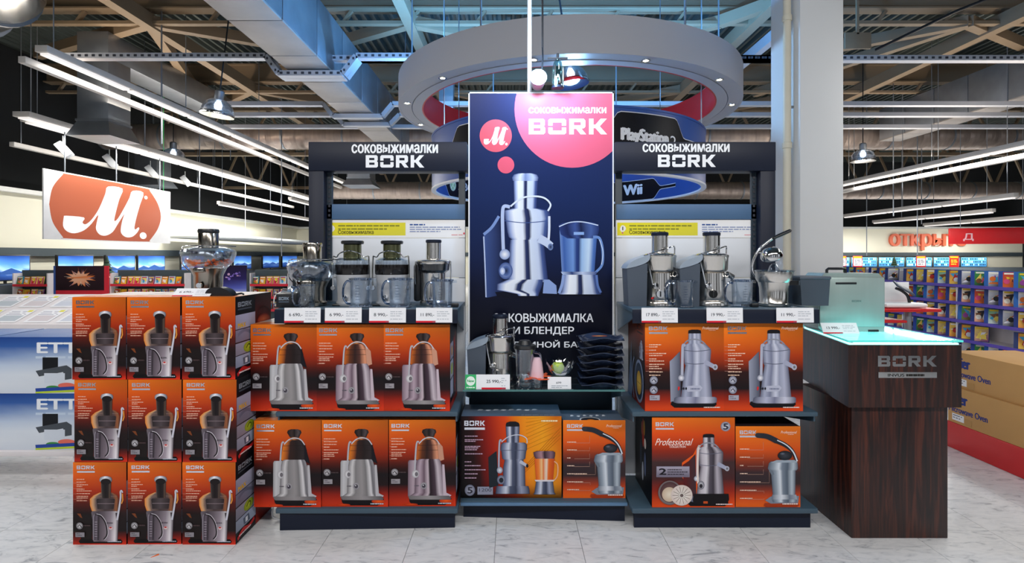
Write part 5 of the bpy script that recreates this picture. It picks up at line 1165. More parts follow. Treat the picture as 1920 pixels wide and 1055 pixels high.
bm = bmesh.new(); bmesh.ops.create_icosphere(bm, subdivisions=3, radius=1)
r = random.Random(3)
for v in bm.verts: k = 1 + r.uniform(-.22, .22); v.co = (v.co.x * .075 * k, v.co.y * .05 * k, max(0, v.co.z * .05 * k + .05))
me = bpy.data.meshes.new('bag'); bm.to_mesh(me); bm.free(); link('bag', me, glass('crinkled_film', (225, 232, 238), .3, .15), t)
wire(t, [(-.11, -.02, .005), (-.1, -.02, .05), (-.05, -.02, .075), (.0, -.02, .06), (.03, -.02, .01)], .004, 'cable', WHITEP)
# glass shelf items
t = thing('blender_jar', 'clear glass blender jar standing beside the steel juicer on the glass shelf', 'blender jar', (X(984, 3.02), 3.02, .7335))
MB().lathe([(.045, 0), (.05, .004), (.05, .03), (.038, .04), (.036, .045), (.05, .06), (.056, .2), (.062, .215), (.058, .215), (.052, .2), (.046, .065), (.03, .05), (.03, .04), (.045, 0)], 28).build('jar', CLEAR, t)
MB().lathe([(.06, .215), (.064, .22), (.06, .235), (.04, .24), (.03, .26), (.002, .262)], 24).build('lid', BLACKP, t)
MB().lathe([(.036, .04), (.045, .05), (.04, .07), (.002, .075)], 20).build('blade_collar', STEEL2, t)
MB().tube(spline([(.055, 0, .19), (.085, 0, .18), (.09, 0, .12), (.055, 0, .08)], 4), .007, 8).build('handle', MATS['clear_handle'], t)
t = thing('tasting_cup', 'frosted tall cup upside down over orange peel on the glass shelf', 'cup', (X(1007, 3.0), 3.0, .7335))
MB().lathe([(.04, .05), (.028, .14), (.02, .165), (.002, .168)], 24).build('cup', mat('pink_frosted_cup', (226, 190, 200), 0.4), t)
MB().lathe([(.026, 0), (.03, .005), (.032, .05), (.03, .052), (.028, .006), (.002, .005)], 20).build('tumbler', CLEAR, t)
b = MB(); r = random.Random(6)
for k in range(9):
    a = 2 * PI * k / 9; b.M = Matrix.Rotation(a, 4, 'Z') @ Matrix.Translation((.045, 0, .055 + r.uniform(-.008, .012))) @ Matrix.Rotation(r.uniform(-.6, .2), 4, 'Y'); b.prism([(-.02, -.018), (.03, -.01), (.034, .008), (-.02, .018)], -.002, .002)
b.build('peel', mat('orange_peel', (236, 96, 44), 0.45, 0, 0.2, 40), t)
t = thing('glass_bowl', 'scalloped glass bowl on a clear riser on the glass shelf', 'bowl', (X(1050, 3.0), 3.0, .7335))
MB().box(-.055, -.03, 0, .055, .05, .068, .002).build('riser', CLEARG, t)
b = MB(); V = []; n = 48
for i, (rr, z) in enumerate(((.03, .07), (.05, .078), (.07, .105), (.085, .14))):
    for k in range(n):
        a = 2 * PI * k / n; w_ = 1 + (.03 * i) * math.cos(a * 12) / 2; zz = z + (i == 3) * .012 * math.cos(a * 12); V.append((rr * w_ * math.cos(a), rr * w_ * math.sin(a), zz))
b.add(V, [(j * n + k, j * n + (k + 1) % n, (j + 1) * n + (k + 1) % n, (j + 1) * n + k) for j in range(3) for k in range(n)]).build('bowl', glass('cut_glass', (226, 240, 244), .22, .05), t)
t = thing('green_apple', 'green apple inside the scalloped glass bowl', 'apple', (X(1046, 3.0), 3.0, .812)); MB().lathe([(.002, .004), (.018, 0), (.034, .02), (.036, .04), (.026, .058), (.008, .06), (.002, .054)], 20).build('flesh', mat('apple_green', (176, 204, 60), 0.3, 0, 0.15, 10), t); MB().cyl((0, 0, .054), (.004, 0, .07), .0015, 6).build('stem', BLACKP, t)
ord_ = ('topmost', 'second from the top', 'third from the top', 'fourth from the top', 'fifth from the top', 'sixth from the top', 'lowest')
for k in range(7):
    t = thing('serving_tray', 'glossy black square dish, %s of the stack on the glass shelf' % ord_[k], 'dish', (X(1124, 3.04), 3.04, .7335 + (6 - k) * .041), (.06, -.05, .04, 0, .05, -.04, .02)[k], 'stack of black square dishes')
    V = []; n = 40
    for (s_, z, wv) in ((.06, 0, 0), (.072, .004, 0), (.094, .02, .002), (.126, .03, .008), (.127, .034, .008), (.094, .026, .002), (.066, .01, 0)):
        for i in range(n):
            a = 2 * PI * i / n; c, s2 = math.cos(a), math.sin(a); q = 1 / max(abs(c), abs(s2)) ** .8
            V.append((s_ * q * c, s_ * q * s2 * .85, z + wv * math.cos(4 * a)))
    b = MB(); b.add(V, [(j * n + i, j * n + (i + 1) % n, (j + 1) * n + (i + 1) % n, (j + 1) * n + i) for j in range(6) for i in range(n)] + [tuple(range(n))[::-1], tuple(range(6 * n, 7 * n))]); b.build('dish', mat('black_lacquer', (42, 54, 78), 0.18, 0, .1), t)
    if k == 0:
        p = Pr((0, 0, 100, 100), .1, .08); p.ell(50, 50, 46, 30, '#D8C070', '#B04030', 12); p.line([(20, 40), (80, 60)], 14, '#C02830'); p.line([(30, 66), (70, 38)], 10, '#E8B040'); o = p.build('sticker', t, PRINT, (0, -.04, .036)); o.rotation_euler = (-PI / 2, 0, 0)
# ---------------------------------------------------------------- price tags
def price(text, px0, px1, y0, d, z, label, ht=.078, badge=False, small=False, lean=.12, rz=0.0):
    wd = (px1 - px0) * d / 1000; x = X((px0 + px1) / 2, d)
    t = thing('price_tag', label, 'price tag', (x, d, z), rz, 'price tags')
    b = MB(); b.M = Matrix.Rotation(-lean, 4, 'X'); b.box(-wd / 2, 0, 0, wd / 2, .0015, ht).build('card', mat('tag_card', (240, 242, 246), 0.5), t)
    p = Pr((0, 0, 260, 100), wd, ht)
    p.rect(0, 0, 260, 100, '#EEF0F5')
    o = 60 if badge else 0
    if small: p.text('699', 95, 40, 150, 56, '#3A4250', .01); p.words(40, 70, [(0, 180), (14, 120)], '#A8B0BC', 6, unit=2)
    else:
        p.text(text, 34 + o * 1.5, 36, 130 + o * 1.3, 60, '#2A3444', .008); p.words(150 + o, 24, [(0, 80 - o), (14, 90 - o), (28, 70 - o), (50, 84 - o)], '#B8BEC8', 5, random.Random(len(label)), 1.6)
        p.rect(0 + o * 1.6, 88, 118 + o * 1.6, 100, '#D82034'); p.rect(118 + o * 1.6, 88, 140 + o * 1.6, 100, '#B84858')
    if badge: p.rect(0, 0, 64, 100, '#3CB46E'); p.ell(32, 44, 26, 32, '#E8F8EE'); p.text('New', 12, 34, 52, 52, '#38A868', .02); p.words(8, 84, [(0, 48)], '#E8F8EE', 8)
    q = p.build('tag_print', t, PRINT_MATT, (0, -.0004, 0)); q.rotation_euler = (-lean, 0, 0)
    return t
for s_, a, b in (('6 690,-', 533, 601), ('6 990,-', 609, 678), ('8 990,-', 692, 761), ('11 890,-', 780, 848)):
    price(s_, a, b, 576, 2.828, 1.118, 'white price tag on the left shelf edge under the %s' % {533: 'wide bowl juicer', 609: 'black banded juicer nearer the stack', 692: 'black banded juicer nearer the banner', 780: 'flat lidded juicer'}[a], lean=.03)
for s_, a, b in (('17 890,-', 1203, 1271), ('19 990,-', 1325, 1393), ('11 990,-', 1456, 1526)):
    price(s_, a, b, 576, 2.828, 1.118, 'white price tag on the right shelf edge under the %s' % {1203: 'juicer with red button', 1325: 'middle steel juicer', 1456: 'citrus press'}[a], lean=.03)
price('25 990,-', 872, 956, 705, 2.95, .7342, 'white price tag with green corner badge on the glass shelf', .08, badge=True)
price('', 1027, 1071, 707, 2.955, .7342, 'small white price card below the glass bowl', .066, small=True)
price('6 690,-', 322, 393, 530, 2.755, 1.2635, 'white price tag leaning on top of the box stack', .06, lean=.9)

# ================================================================ wooden counter with lit glass top
WOOD = bpy.data.materials.new('dark_wenge_wood'); WOOD.use_nodes = True
nt = WOOD.node_tree; bs = nt.nodes['Principled BSDF']; L = nt.links.new
tc = nt.nodes.new('ShaderNodeTexCoord'); mp = nt.nodes.new('ShaderNodeMapping'); mp.inputs['Scale'].default_value = (26, 26, 1.6); L(tc.outputs['Object'], mp.inputs[0])
n1 = nt.nodes.new('ShaderNodeTexNoise'); n1.inputs['Scale'].default_value = 1.6; n1.inputs['Detail'].default_value = 8; n1.inputs['Distortion'].default_value = 1.1; L(mp.outputs[0], n1.inputs['Vector'])
rp = nt.nodes.new('ShaderNodeValToRGB'); e = rp.color_ramp.elements; e[0].position = .34; e[0].color = (*hx((18, 7, 6)), 1); e[1].position = .68; e[1].color = (*hx((76, 34, 20)), 1); x_ = e.new(.5); x_.color = (*hx((42, 17, 12)), 1)
L(n1.outputs['Fac'], rp.inputs[0]); L(rp.outputs[0], bs.inputs['Base Color']); bs.inputs['Roughness'].default_value = .38
ct = thing('wooden_counter', 'dark wooden display counter with glowing teal glass top', 'counter', (2.02, 2.78, 0))
MB().box(-.25, 0, 0, .252, .5, .69, .003).build('pedestal', WOOD, ct)
MB().prism([(-.285, -.03), (.298, -.03), (.298, .62), (-.17, .62)], .69, 1.012).build('cabinet', WOOD, ct)
LIT = mat('lit_teal_panel', (190, 250, 248), 0.4, emit=(150, 246, 244), estr=2.0)
MB().prism([(-.275, -.022), (.29, -.022), (.29, .61), (-.162, .61)], 1.0125, 1.02).build('light_panel', LIT, ct)
MB().prism([(-.29, -.036), (.302, -.036), (.302, .625), (-.174, .625)], 1.028, 1.036).build('glass_top', CLEARG, ct)
b = MB(); b.prism([(-.2905, -.0365), (.3025, -.0365), (.3025, -.034), (-.2905, -.034)], 1.0275, 1.0365)
b.prism([(-.2915, -.036), (-.1755, .625), (-.173, .625), (-.289, -.036)], 1.0275, 1.0365); b.prism([(.3, -.034), (.3025, -.034), (.3025, .625), (.3, .625)], 1.0275, 1.0365); b.build('glass_edge', mat('teal_glass_edge', (90, 210, 200), 0.2, emit=(60, 190, 184), estr=.5), ct)
for x, y in ((-.255, -.005), (.27, -.005), (.27, .59), (-.15, .59)): MB().lathe([(.01, 1.0205), (.01, 1.0275)], 10, (x, y, 0)).build('standoff', STEEL2, ct)
p = Pr((1590, 640, 1805, 762), .583, .322); c = (.85, .85, .85); p.bork(1646, 661, 1757, 682, c)
p.build('lettering', ct, mat('mirror_letters', (225, 225, 225), 0.06, 1.0, 0), (.006, -.031, .69))
p = Pr((1590, 640, 1805, 762), .583, .322); p.rect(1647, 693, 1758, 704, (.85, .85, .85)); pl_ = p.build('nameplate', ct, MATS['mirror_letters'], (.006, -.031, .69))
p = Pr((1590, 640, 1805, 762), .583, .322); p.text('INVUS', 1665, 696, 1696, 701.5, '#141812', .004); p.words(1700, 696.5, [(0, 34)], '#2A2A28', 4.6, random.Random(1), .35); p.build('lettering', pl_, PRINT, (0, -.0006, 0))
# brushed steel case standing on the counter
t = thing('steel_case', 'brushed steel case with black handle on the glowing counter', 'case', (X(1590, 3.1), 3.06, 1.0365))
CASE = mat('case_steel', (168, 184, 180), 0.36, 0.55, 0.06, 40, stretch=(1, 1, .05))
MB().prism([(-.165, 0), (.185, 0), (.185, .3), (.15, .335), (-.16, .335), (-.195, .3), (-.195, .02)], 0, .17, 'y').build('body', CASE, t)
MB().box(-.19, -.006, .03, .18, 0, .31, .003).build('front_panel', CASE, t)
MB().tube([(-.1, .08, .335), (-.1, .08, .352), (-.09, .08, .36), (.0, .08, .36), (.01, .08, .352), (.01, .08, .335)], .008, 8).build('handle', BLACKP, t)
MB().box(-.1, -.009, .272, .02, -.004, .284, .002).build('slot', BLACKP, t); p = Pr((0, 0, 100, 20), .06, .013); p.bork(4, 2, 96, 18, '#6A8280'); p.build('lettering', t, PRINT, (.02, -.0072, .17))
for x in (-.12, .12): MB().box(x - .03, -.004, -.0005, x + .03, .02, .012, .002).build('rubber_foot', BLACKP, t)
price('13 990,-', 1544, 1612, 600, 2.98, 1.037, 'white price tag lying against the steel case on the counter', .065, lean=.5)
# white power cable under the left bay
tag(MB().tube(spline([(X(515, 2.98), 2.98, .1), (X(512, 2.98), 2.97, .03), (X(522, 2.97), 2.97, .006), (X(540, 2.97), 2.96, .006), (X(530, 3.0), 3.05, .006)]), .005, 8).build('power_cable', WHITEP), 'white power cable looping onto the floor at the left bay', 'cable')
tag(MB().prism([(X(292, 2.62) - .012, 2.6), (X(292, 2.62) + .014, 2.625), (X(292, 2.62) + .004, 2.635)], 0, .002).build('scrap', mat('orange_scrap', (236, 110, 40), 0.6)), 'tiny orange scrap on the floor before the box stack', 'scrap')
# ================================================================ the shop behind
RACKW = mat('rack_white', (226, 220, 222), 0.5); PURPLE = mat('violet_price_strip', (92, 70, 176), 0.4); REDS = mat('red_price_strip', (206, 30, 52), 0.4)
CASEB = [(40, 70, 150), (30, 50, 120), (36, 96, 170), (44, 60, 110)]
PAL = ['#C83028', '#E8C030', '#3C9A4A', '#E07028', '#F0E8D8', '#8A3A8A', '#38A0C8', '#1C1C28', '#D84878', '#F4D860', '#7A4A28', '#E8E8F0']
def case_mesh(i, blue=True, wd=.185, ht=.205):
    r = random.Random(100 + i + (0 if blue else 50)); p = Pr((0, 0, 100, 130), wd, ht, .0006)
    base = hx(CASEB[i % 4]) if blue else hx(r.choice(PAL))
    cv = base; o = len(p.V)
    th = .016; a, c = wd / 2, ht
    V = [(-a, 0, 0), (a, 0, 0), (a, th, 0), (-a, th, 0), (-a, 0, c), (a, 0, c), (a, th, c), (-a, th, c)]
    p.V += V; p.F += [(0, 1, 5, 4), (1, 2, 6, 5), (2, 3, 7, 6), (3, 0, 4, 7), (4, 5, 6, 7), (0, 3, 2, 1)]; p.C += [cv] * 8
    c1, c2 = hx(r.choice(PAL)), hx(r.choice(PAL)); x0 = 22 if blue else 4
    p.grid(x0, 6, 96, 124, 2, 3, lambda u, v: mixc(c1, c2, min(1, v * .7 + u * .3)))
    for k in range(5): p.poly([(r.uniform(x0, 60), r.uniform(20, 110)) for _ in range(1)] + [(r.uniform(50, 96), r.uniform(20, 60)), (r.uniform(40, 94), r.uniform(60, 118))], r.choice(PAL))
    p.rect(x0 + 6, 12, 88, 24, r.choice(['#F4F0E0', '#E8C030', '#D02828'])); p.ell(r.uniform(40, 70), r.uniform(60, 90), 16, 20, r.choice(PAL), n=10)
    if blue: p.rect(74, 8, 94, 20, '#E8D840')
    return p.mesh('game_case' if blue else 'disc_case', PRINT)
CM = [case_mesh(i) for i in range(10)]; DM = [case_mesh(i, False, .125, .175) for i in range(10)]
# right hand game rack: faces left, runs away from the camera
GX, GY0, GY1 = 6.0, 6.2, 11.2
rk = thing('game_rack', 'long white rack of blue game cases behind the counter', 'rack', (GX, GY0, 0))
MB().box(.32, 0, 0, .36, GY1 - GY0, 1.24).build('back_panel', RACKW, rk); MB().box(.0, 0, 0, .36, GY1 - GY0, .12).build('base', FASCIA, rk)
zs = (1.08, .85, .61, .36, .13); n = 0
for j, z in enumerate(zs):
    MB().box(0, 0, z - .02, .32, GY1 - GY0, z).build('shelf', RACKW, rk); MB().box(-.012, 0, z - .028, 0, GY1 - GY0, z + .012).build('price_strip', PURPLE, rk)
for k in range(6): MB().box(.0, k * 1.0 - .008, .12, .3, k * 1.0 + .008, 1.06).build('divider', RACKW, rk)
r = random.Random(12)
for j, z in enumerate(zs):
    cnt = 0
    for k in range(25):
        y = GY0 + .1 + k * .2
        if r.random() < .06: continue
        o = link('game_case', CM[(k * 3 + j * 5 + r.randrange(3)) % 10], None); o.location = (GX + .05, y, z + .001); o.rotation_euler = (-.2, 0, -PI / 2 + .75); cnt += 1; tag(o, 'blue game case, %s from the near end on the %s shelf of the white rack' % (ORD[cnt - 1], ('top', 'second', 'third', 'fourth', 'lowest')[j]), 'game case', 'game cases in the white rack')
# left hand racks of disc cases (faces the camera)
def disc_rack(x0, x1, y, zt, label, lab2, grp):
    t = thing('disc_rack', label, 'rack', ((x0 + x1) / 2, y, 0), group='disc racks on the left'); hw = (x1 - x0) / 2
    MB().box(-hw, .2, 0, hw, .25, zt).build('back_panel', FASCIA, t)
    for s in (-1, 1): MB().box(s * hw - .012, 0, 0, s * hw + .012, .2, zt - .06).build('side_panel', RACKW, t)
    for z in (zt - .3, zt - .56, zt - .82):
        MB().box(-hw, 0, z - .02, hw, .2, z).build('shelf', RACKW, t); MB().box(-hw, -.012, z - .03, hw, 0, z + .02).build('price_strip', REDS, t)
        r = random.Random(int(z * 100)); k = 0; x = x0 + .08
        while x < x1 - .06:
            o = link('disc_case', DM[r.randrange(10)], None); o.location = (x, y + .05, z + .001); o.rotation_euler = (-.22, 0, r.uniform(-.06, .06)); tag(o, '%s, %s from the left on the %s shelf' % (lab2, ORD[k], {0: 'top', 1: 'middle', 2: 'low'}[round((zt - .3 - z) / .26)]), 'disc case', grp); x += .142; k += 1
    return t
disc_rack(-8.28, -6.75, 11.0, 1.18, 'red edged rack of disc cases left of the stack-top juicer', 'disc case left of the stack-top juicer', 'disc cases in the left rack')
disc_rack(-5.4, -4.62, 11.0, 1.18, 'red edged rack of disc cases right of the stack-top juicer', 'disc case right of the stack-top juicer', 'disc cases in the near rack')
disc_rack(-10.2, -9.5, 10.9, 1.18, 'red edged rack of disc cases at the far left', 'disc case in the far left rack', 'disc cases in the far left rack')
# posters standing between the racks
t = thing('film_poster', 'dark film poster with a fiery burst, between the left racks', 'poster', (-8.87, 10.95, .77)); MB().box(-.5, 0, 0, .5, .03, .5, .002).build('board', BLACKP, t); MB().box(.5, -.005, -.3, .58, .03, .5).box(-.5, .005, -.77, .5, .025, 0).build('red_post', REDS, t); MB().box(-.5 - .04, -.005, -.2, -.5, .03, .5).build('blue_post', BLUES, t)
p = Pr((60, 450, 680, 770), 1.0, .5); p.grid(60, 450, 680, 770, 6, 4, lambda u, v: mixc(hx((44, 20, 34)), hx((30, 10, 20)), v)); r = random.Random(2)
pts = []
for k in range(26):
    a = 2 * PI * k / 26; q = (1 if k % 2 else .55) * r.uniform(.8, 1.1); pts.append((370 + 190 * q * math.cos(a), 610 + 120 * q * math.sin(a)))
p.poly(pts, lambda x, y: mixc(hx('#F4E0C8'), hx('#E07020'), min(1, math.hypot(x - 350, (y - 600) * 1.4) / 170)))
for k in range(14): a = r.uniform(0, 2 * PI); d0 = r.uniform(60, 160); p.line([(370 + d0 * math.cos(a), 610 + d0 * .6 * math.sin(a)), (370 + (d0 + 90) * math.cos(a), 610 + (d0 + 90) * .6 * math.sin(a))], 10, r.choice(['#D08040', '#E8D0B8', '#8A4A30', '#B890A0']), 2)
p.build('poster_print', t, PRINT, (0, -.001, 0))
t = thing('game_poster', 'dark violet poster panel behind the stack-top juicer', 'poster', (-5.72, 10.95, .72)); MB().box(-.27, 0, -.72, .27, .03, .56, .002).build('board', BLACKP, t)
p = Pr((0, 0, 100, 120), .54, .56); p.grid(0, 0, 100, 120, 4, 6, lambda u, v: ramp(stp((0, (30, 18, 34)), (.5, (40, 30, 90)), (.75, (90, 100, 190)), (1, (200, 210, 240))), v * .8 + u * .1)); r = random.Random(9)
for k in range(14): p.ell(r.uniform(20, 80), r.uniform(30, 70), r.uniform(2, 6), r.uniform(2, 6), r.choice(['#8A70C8', '#5A48A0', '#C8A0C0', '#3A2A70']), n=8)
p.build('poster_print', t, PRINT, (0, -.001, 0))
# television row along the left wall and on the back wall
def tv(x, y, z, wd, ht, rz, label, seed):
    t = thing('television', label, 'television', (x, y, z), rz, 'televisions on the far shelves')
    MB().box(-wd / 2, 0, .06, wd / 2, .06, ht + .06, .006).build('bezel', BLACKP, t); MB().box(-.15, 0, 0, .15, .14, .012).box(-.03, .03, 0, .03, .05, .08).build('stand', BLACKP, t)
    p = Pr((0, 0, 160, 90), wd - .05, ht - .05); r = random.Random(seed)
    p.grid(0, 0, 160, 90, 6, 6, lambda u, v: ramp(stp((0, (24, 60, 140)), (.45, (90, 150, 220)), (.62, (190, 220, 245)), (.7, (50, 90, 160)), (1, (16, 36, 90))), v + .05 * math.sin(u * 7 + seed)))
    p.poly([(0, 62), (30, 50), (60, 60), (95, 46), (130, 60), (160, 54), (160, 70), (0, 70)], '#2A4A84'); p.build('screen', t, SCREEN, (0, -.001, .085))
STANDM = mat('tv_bench', (60, 68, 74), 0.6)
k = 0
for y, wd_ in ((11.3, 1.1), (13.1, 1.1), (14.6, 1.1), (15.85, 1.2), (17.9, 1.3), (21.2, 1.4), (23.7, 1.6), (25.7, 1.7)):
    tv(-10.7, y, .88, wd_, .56, PI / 2, 'lit television with a blue picture, number %s from the camera along the left wall' % ('one', 'two', 'three', 'four', 'five', 'six', 'seven', 'eight')[k], k); k += 1
tag(MB().box(-11.1, 9, 0, -10.3, 26.8, .879, .01).build('television_bench', STANDM), 'long dark bench under the row of televisions by the left wall', 'bench')
for i, x in enumerate((-9.3, -7.6)):
    tv(x, 27.2, .9, 1.3, .52, 0, 'lit television on the bench before the back wall, %s one' % ('left', 'right')[i], 20 + i)
tag(MB().box(-10.0, 27.0, 0, -5.5, 27.6, .899, .01).build('television_bench', STANDM), 'dark bench carrying televisions before the back wall', 'bench')
# back wall, right: phone panels and price boards
tag(MB().box(15.5, 26.6, 0, 26.5, 27.7, .9, .01).build('accessory_counter', mat('slate_counter', (72, 80, 88), 0.6)), 'long slate counter under the lit phone panels at the back', 'counter')
for i in range(6):
    t = thing('phone_panel', 'lit blue panel of small phones on the back wall, %s from the right' % ORD[i], 'display panel', (17.9 - 1.5 * i - 1.2 if i else 14.2, 27.6, .92), group='lit phone panels on the back wall'); t.location.x = 23.9 - i * 1.42
    MB().box(-.68, 0, 0, .68, .05, .5, .004).build('panel', FASCIA, t); p = Pr((0, 0, 136, 50), 1.3, .46); r = random.Random(i)
    p.grid(0, 0, 136, 50, 4, 2, lambda u, v: mixc(hx((110, 190, 226)), hx((60, 130, 190)), v))
    for yy in range(3):
        for xx in range(15): p.rect(4 + xx * 8.7, 3 + yy * 16, 9 + xx * 8.7, 13 + yy * 16, r.choice(['#203858', '#E8F4FA', '#3A5A8A', '#183048', '#A0D0E8']), up=(xx == 0))
    p.build('phones', t, SCREEN, (0, -.002, .02))
for i, px in enumerate((1578, 1608, 1727, 1789)):
    x, y, z = at(px, 499, 26.8)
    t = thing('price_board', ('red rimmed price board hiding at the white column', 'red rimmed price board nearest the white column', 'red rimmed price board under the orange lettering', 'red and gold price board under the red hanging sign')[i], 'sign', (x, y, .92)); MB().box(-.24, 0, 0, .24, .02, .56, .004).build('board', REDM, t)
    p = Pr((0, 0, 50, 60), .46, .54); p.rect(3, 12, 47, 54, '#F0E8E8' if i < 3 else '#C02818'); p.rect(3, 2, 47, 10, '#F0B820'); p.words(8, 20, [(0, 30), (10, 34), (22, 28)], '#5A5A68' if i < 3 else '#F0C030', 5); p.build('board_print', t, PRINT, (0, -.001, .01))
# orange three-dimensional wall lettering
LT = text_loops('открыто'); xs = [p[0] for l, h in LT for p in l]; ys = [p[1] for l, h in LT for p in l]
kx = (at(1812, 0, 27.9)[0] - at(1669, 0, 27.9)[0]) / (max(xs) - min(xs)); ky = .031 * 27.9 / (max(ys) - min(ys))
b = MB()
for dx in (-.035, .035):
    for l, hs in LT:
        R_ = [[((p[0] - min(xs)) * kx + dx, (p[1] - min(ys)) * ky) for p in q] for q in [l, *hs]]; fl_ = [p for q in R_ for p in q]; n = len(fl_)
        tr_ = tessellate_polygon([[Vector((*p, 0)) for p in q] for q in R_]); fc = [tuple(t) for t in tr_] + [tuple(i + n for i in t) for t in tr_]; o_ = 0
        for q in R_:
            m = len(q); fc += [(o_ + i, o_ + (i + 1) % m, n + o_ + (i + 1) % m, n + o_ + i) for i in range(m)]; o_ += m
        b.add([(p[0], dx * .1, p[1]) for p in fl_] + [(p[0], .11 + dx * .1, p[1]) for p in fl_], fc)
o = b.build('wall_lettering', mat('orange_letters', (236, 116, 82), 0.5), ang=.5); o.location = (at(1669, 0, 27.9)[0], 27.87, at(0, 469, 27.9)[2]); tag(o, 'large orange raised letters on the cream back wall', 'lettering')
# red hanging sign
t = thing('hanging_sign', 'red hanging sign with a pale letter at the right', 'sign', (*at(1862, 457, 14)[:2], at(0, 457, 14)[2])); t.rotation_euler = (0, 0, -.35)
MB().box(-.95, -.04, 0, .95, .04, .42, .01).build('panel', REDM, t); p = Pr((0, 0, 190, 42), 1.9, .42); p.text('Д', 30, 14, 52, 34, '#E8B8C0', .01); p.build('lettering', t, PRINT, (0, -.0415, 0))
for s in (-.7, .7): MB().cyl((s, 0, .42), (s, 0, 4.4), .008, 6).build('suspension', GALV, t)
# oval logo board hung over the left aisle
bx, y0, y1 = -9.0, 10.25, 14.05
lb_ = thing('logo_board', 'white hanging board with a copper oval and a white script letter', 'sign', (bx, y0, 1.8))
MB().box(-.03, 0, 0, 0, y1 - y0, 1.36, .004).build('panel', mat('board_white', (238, 238, 240), 0.5), lb_)
p = Pr((0, 0, 380, 136), y1 - y0, 1.36)
cy_ = [(10, 68)] + [(12 + 60 * (1 - math.cos(math.radians(a))), 68 - 70 * math.sin(math.radians(a))) for a in range(15, 90, 15)]
ov = spline([(12, 68), (20, 34), (44, 5), (48, 3), (170, 2), (294, 3), (300, 6), (330, 36), (342, 68), (330, 100), (300, 130), (294, 133), (170, 134), (48, 133), (44, 131), (20, 102), (12, 68)], 6)
p.poly(ov, lambda x, y: mixc(hx((192, 106, 76)), hx((176, 88, 62)), y / 136)); p.script_m(44, 14, 286, 124, '#F6F6FA')
p.build('logo_print', lb_, PRINT, (.0006, (y1 - y0) / 2, 0), PI / 2)
for k in (.5, 1.9, 3.4): MB().cyl((-.015, k, 1.36), (-.015, k, 4.0 - 1.8), .012, 6).build('suspension', GALV, lb_)
# perforated grey soffit and exit sign beyond the board
tag(MB().box(-11.14, 17.2, 2.05, -8.6, 27.0, 2.12, .004).cyl((-9, 18, 2.1), (-9, 18, 6.64), .01, 6).cyl((-9, 25, 2.1), (-9, 25, 6.64), .01, 6).build('grille_soffit', mat('grey_grille', (176, 180, 182), 0.5, 0, .3, 40)), 'grey perforated soffit hanging before the left cream wall', 'soffit')
tag(MB().box(-.12, 0, 0, .12, .03, .08, .003).cyl((0, .015, .08), (0, .015, 3.7), .006, 6).build('exit_sign', mat('exit_green', (70, 180, 110), 0.5, emit=(60, 200, 110), estr=.5)), 'small green exit sign beside the oval logo board', 'sign').location = at(306, 388, 15)
# small artificial tree on the television bench
def fir(loc, k, label):
    t = thing('fir_tree', label, 'tree', loc); t.scale = (k, k, k); MB().cyl((0, 0, 0), (0, 0, .5), .02, 8).build('trunk', mat('bark', (70, 50, 36), .8), t)
    b = MB()
    for i in range(5): b.lathe([(.24 - i * .042, .08 + i * .1), (.16 - i * .03, .13 + i * .1), (.01, .26 + i * .1)], 9)
    b.build('foliage', mat('fir_green', (34, 58, 38), .8, 0, .4, 20), t)
fir((-10.0, 13.9, .88), .9, 'small dark fir tree among the televisions by the left wall'); fir((at(1674, 0, 27)[0], 26.9, .9), .9, 'small dark fir tree before the lit phone panels')
bpy.data.objects['fir_tree'].location.x = -10.55
# blue appliance cartons on a low white bench at the left edge
tag(MB().box(-3.95, 3.38, .2, -2.72, 3.85, .232, .004).box(-3.92, 3.4, 0, -3.86, 3.8, .2).box(-2.8, 3.4, 0, -2.74, 3.8, .2).build('low_bench', RACKW), 'low white bench under the blue and white cartons', 'bench')
p = Pr((0, 0, 100, 100), .55, .36); p.grid(0, 0, 100, 100, 4, 6, lambda u, v: ramp(stp((0, (30, 66, 140)), (.3, (60, 104, 176)), (.42, (176, 196, 224)), (.75, (226, 232, 240)), (1, (210, 218, 230))), v + .1 * u))
p.text('ETT', 52, 10, 99, 28, '#F0F4FA', .02); p.words(50, 34, [(0, 46)], '#C8D8EC', 4); p.rect(58, 36, 76, 62, '#14161C'); p.poly([(50, 60), (86, 50), (92, 56), (92, 74), (84, 76), (82, 62), (54, 70)], '#4A5058'); p.rect(60, 64, 84, 82, '#D4DCE8'); p.ell(86, 86, 10, 5, '#E87060'); p.ell(70, 90, 8, 4, '#3A8A40'); p.line([(50, 94), (100, 90)], 6, '#2848A0'); p.line([(50, 99), (100, 95)], 4, '#B8D038')
bf = p.mesh('front_print')
for j in range(2):
    for i in range(2):
        carton('blue and white appliance carton, %s on the low bench %s' % (('lower', 'upper')[j], ('beside the box stack', 'at the far left')[i]), .55, .4, .36, (-3.045 - i * .57, 3.41, .2325 + j * .3605), bf, None, 0, group='blue and white cartons', m=mat('blue_carton', (70, 104, 160), .5), name='appliance_carton')
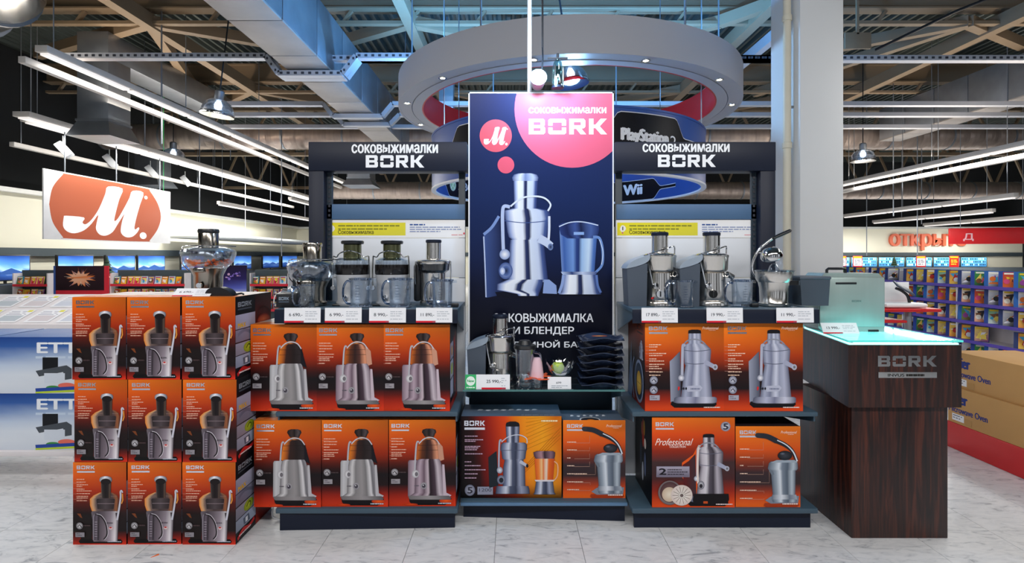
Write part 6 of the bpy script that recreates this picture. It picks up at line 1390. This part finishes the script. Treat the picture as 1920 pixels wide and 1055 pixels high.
# leaflet table behind them
t = thing('leaflet_table', 'white sloping table of leaflets behind the box stack', 'table', (-4.6, 5.0, 0)); b = MB(); b.prism([(0, .78), (0, .83), (.6, 1.07), (.6, 1.02)], -1.6, 1.0, 'x').build('sloping_top', RACKW, t)
for x in (-1.5, .9): MB().box(x - .03, .05, 0, x + .03, .5, .8).build('leg', RACKW, t)
for i in range(8):
    for j in range(2):
        m_ = Pr((0, 0, 30, 42), .24, .26); m_.rect(0, 0, 30, 42, '#ECECF0'); m_.words(3, 6, [(0, 22), (5, 20), (10, 24)], '#A8A8B8', 2); m_.rect(22, 2, 28, 8, '#E0D850'); m_.rect(3, 20, 27, 38, ('#C8CCD8', '#B8C0C8', '#D0C8CC')[(i + j) % 3])
        if i < 8: o = m_.build('leaflet', None, PRINT_MATT); o.rotation_euler = (-PI / 2 + .38, 0, 0); o.location = (-6.05 + i * .31, 5.03 + j * .29, .846 + j * .116); tag(o, 'white leaflet on the sloping table, %s from the left in the %s row' % (ORD[i], ('front', 'back')[j]), 'leaflet', 'leaflets on the sloping table')
# red tray cart behind the counter
t = thing('scale_cart', 'red and grey cart with a tilted panel behind the counter', 'cart', (*at(1702, 0, 5.4)[:2], 0)); cz = lambda y: at(0, y, 5.4)[2]
MB().cyl((0, 0, 0), (0, 0, cz(585)), .035, 10).build('post', GALV, t); MB().box(-.36, -.16, cz(582), .22, .16, cz(576), .01).build('tray', REDM, t); MB().box(-.36, -.16, cz(602), -.12, .16, cz(597), .01).build('tray', REDM, t)
MB().box(-.3, -.12, cz(575), .12, .12, cz(567), .02).build('platform', WHITEP, t); MB().tube(spline([(.02, 0, cz(572)), (.0, 0, cz(555)), (-.06, 0, cz(545)), (-.12, 0, cz(540))]), .014, 8).build('arm', BLACKP, t)
b = MB(); b.M = Matrix.Translation((-.06, -.02, cz(541))) @ Matrix.Rotation(.5, 4, 'Y') @ Matrix.Rotation(.5, 4, 'X'); b.box(-.1, -.06, 0, .1, .06, .015, .004).build('display', GREYP, t); MB().box(-.18, .17, cz(572), .14, .18, cz(530), .002).build('notice_panel', WHITEP, t)
MB().box(-.2, -.2, 0, .2, .2, .06, .01).build('foot', BLACKP, t)
# cardboard cartons on a red pallet at the right edge
tag(MB().box(3.372, 3.3, 0, 3.95, 4.15, .2, .006).build('red_plinth', REDM), 'red plinth under the brown cardboard cartons at the right', 'plinth')
CARD = mat('brown_cardboard', (196, 150, 92), .8, 0, .08, 6)
p = Pr((0, 0, 100, 60), .82, .27); p.text('Haier', 2, 8, 21, 26, '#24347E', .02); p.text('Microwave Oven', 1.5, 31, 42, 41, '#24347E', .01); p.rect(5, 44, 18, 55, '#E8E8EC'); p.words(6, 46, [(0, 10), (4, 8)], '#6A6A78', 1.5, unit=.3); p.rect(19, 47, 26, 58, '#B48A54')
cf = p.mesh('front_print')
for j in range(2): carton('brown cardboard microwave carton at the right, %s' % ('directly on the red plinth', 'stacked on another carton')[j], .82, .5, .27, (3.376 + .02 * j, 3.72, .2002 + j * .2705), cf, None, -PI / 2, group='brown cardboard cartons', m=CARD, name='appliance_carton')
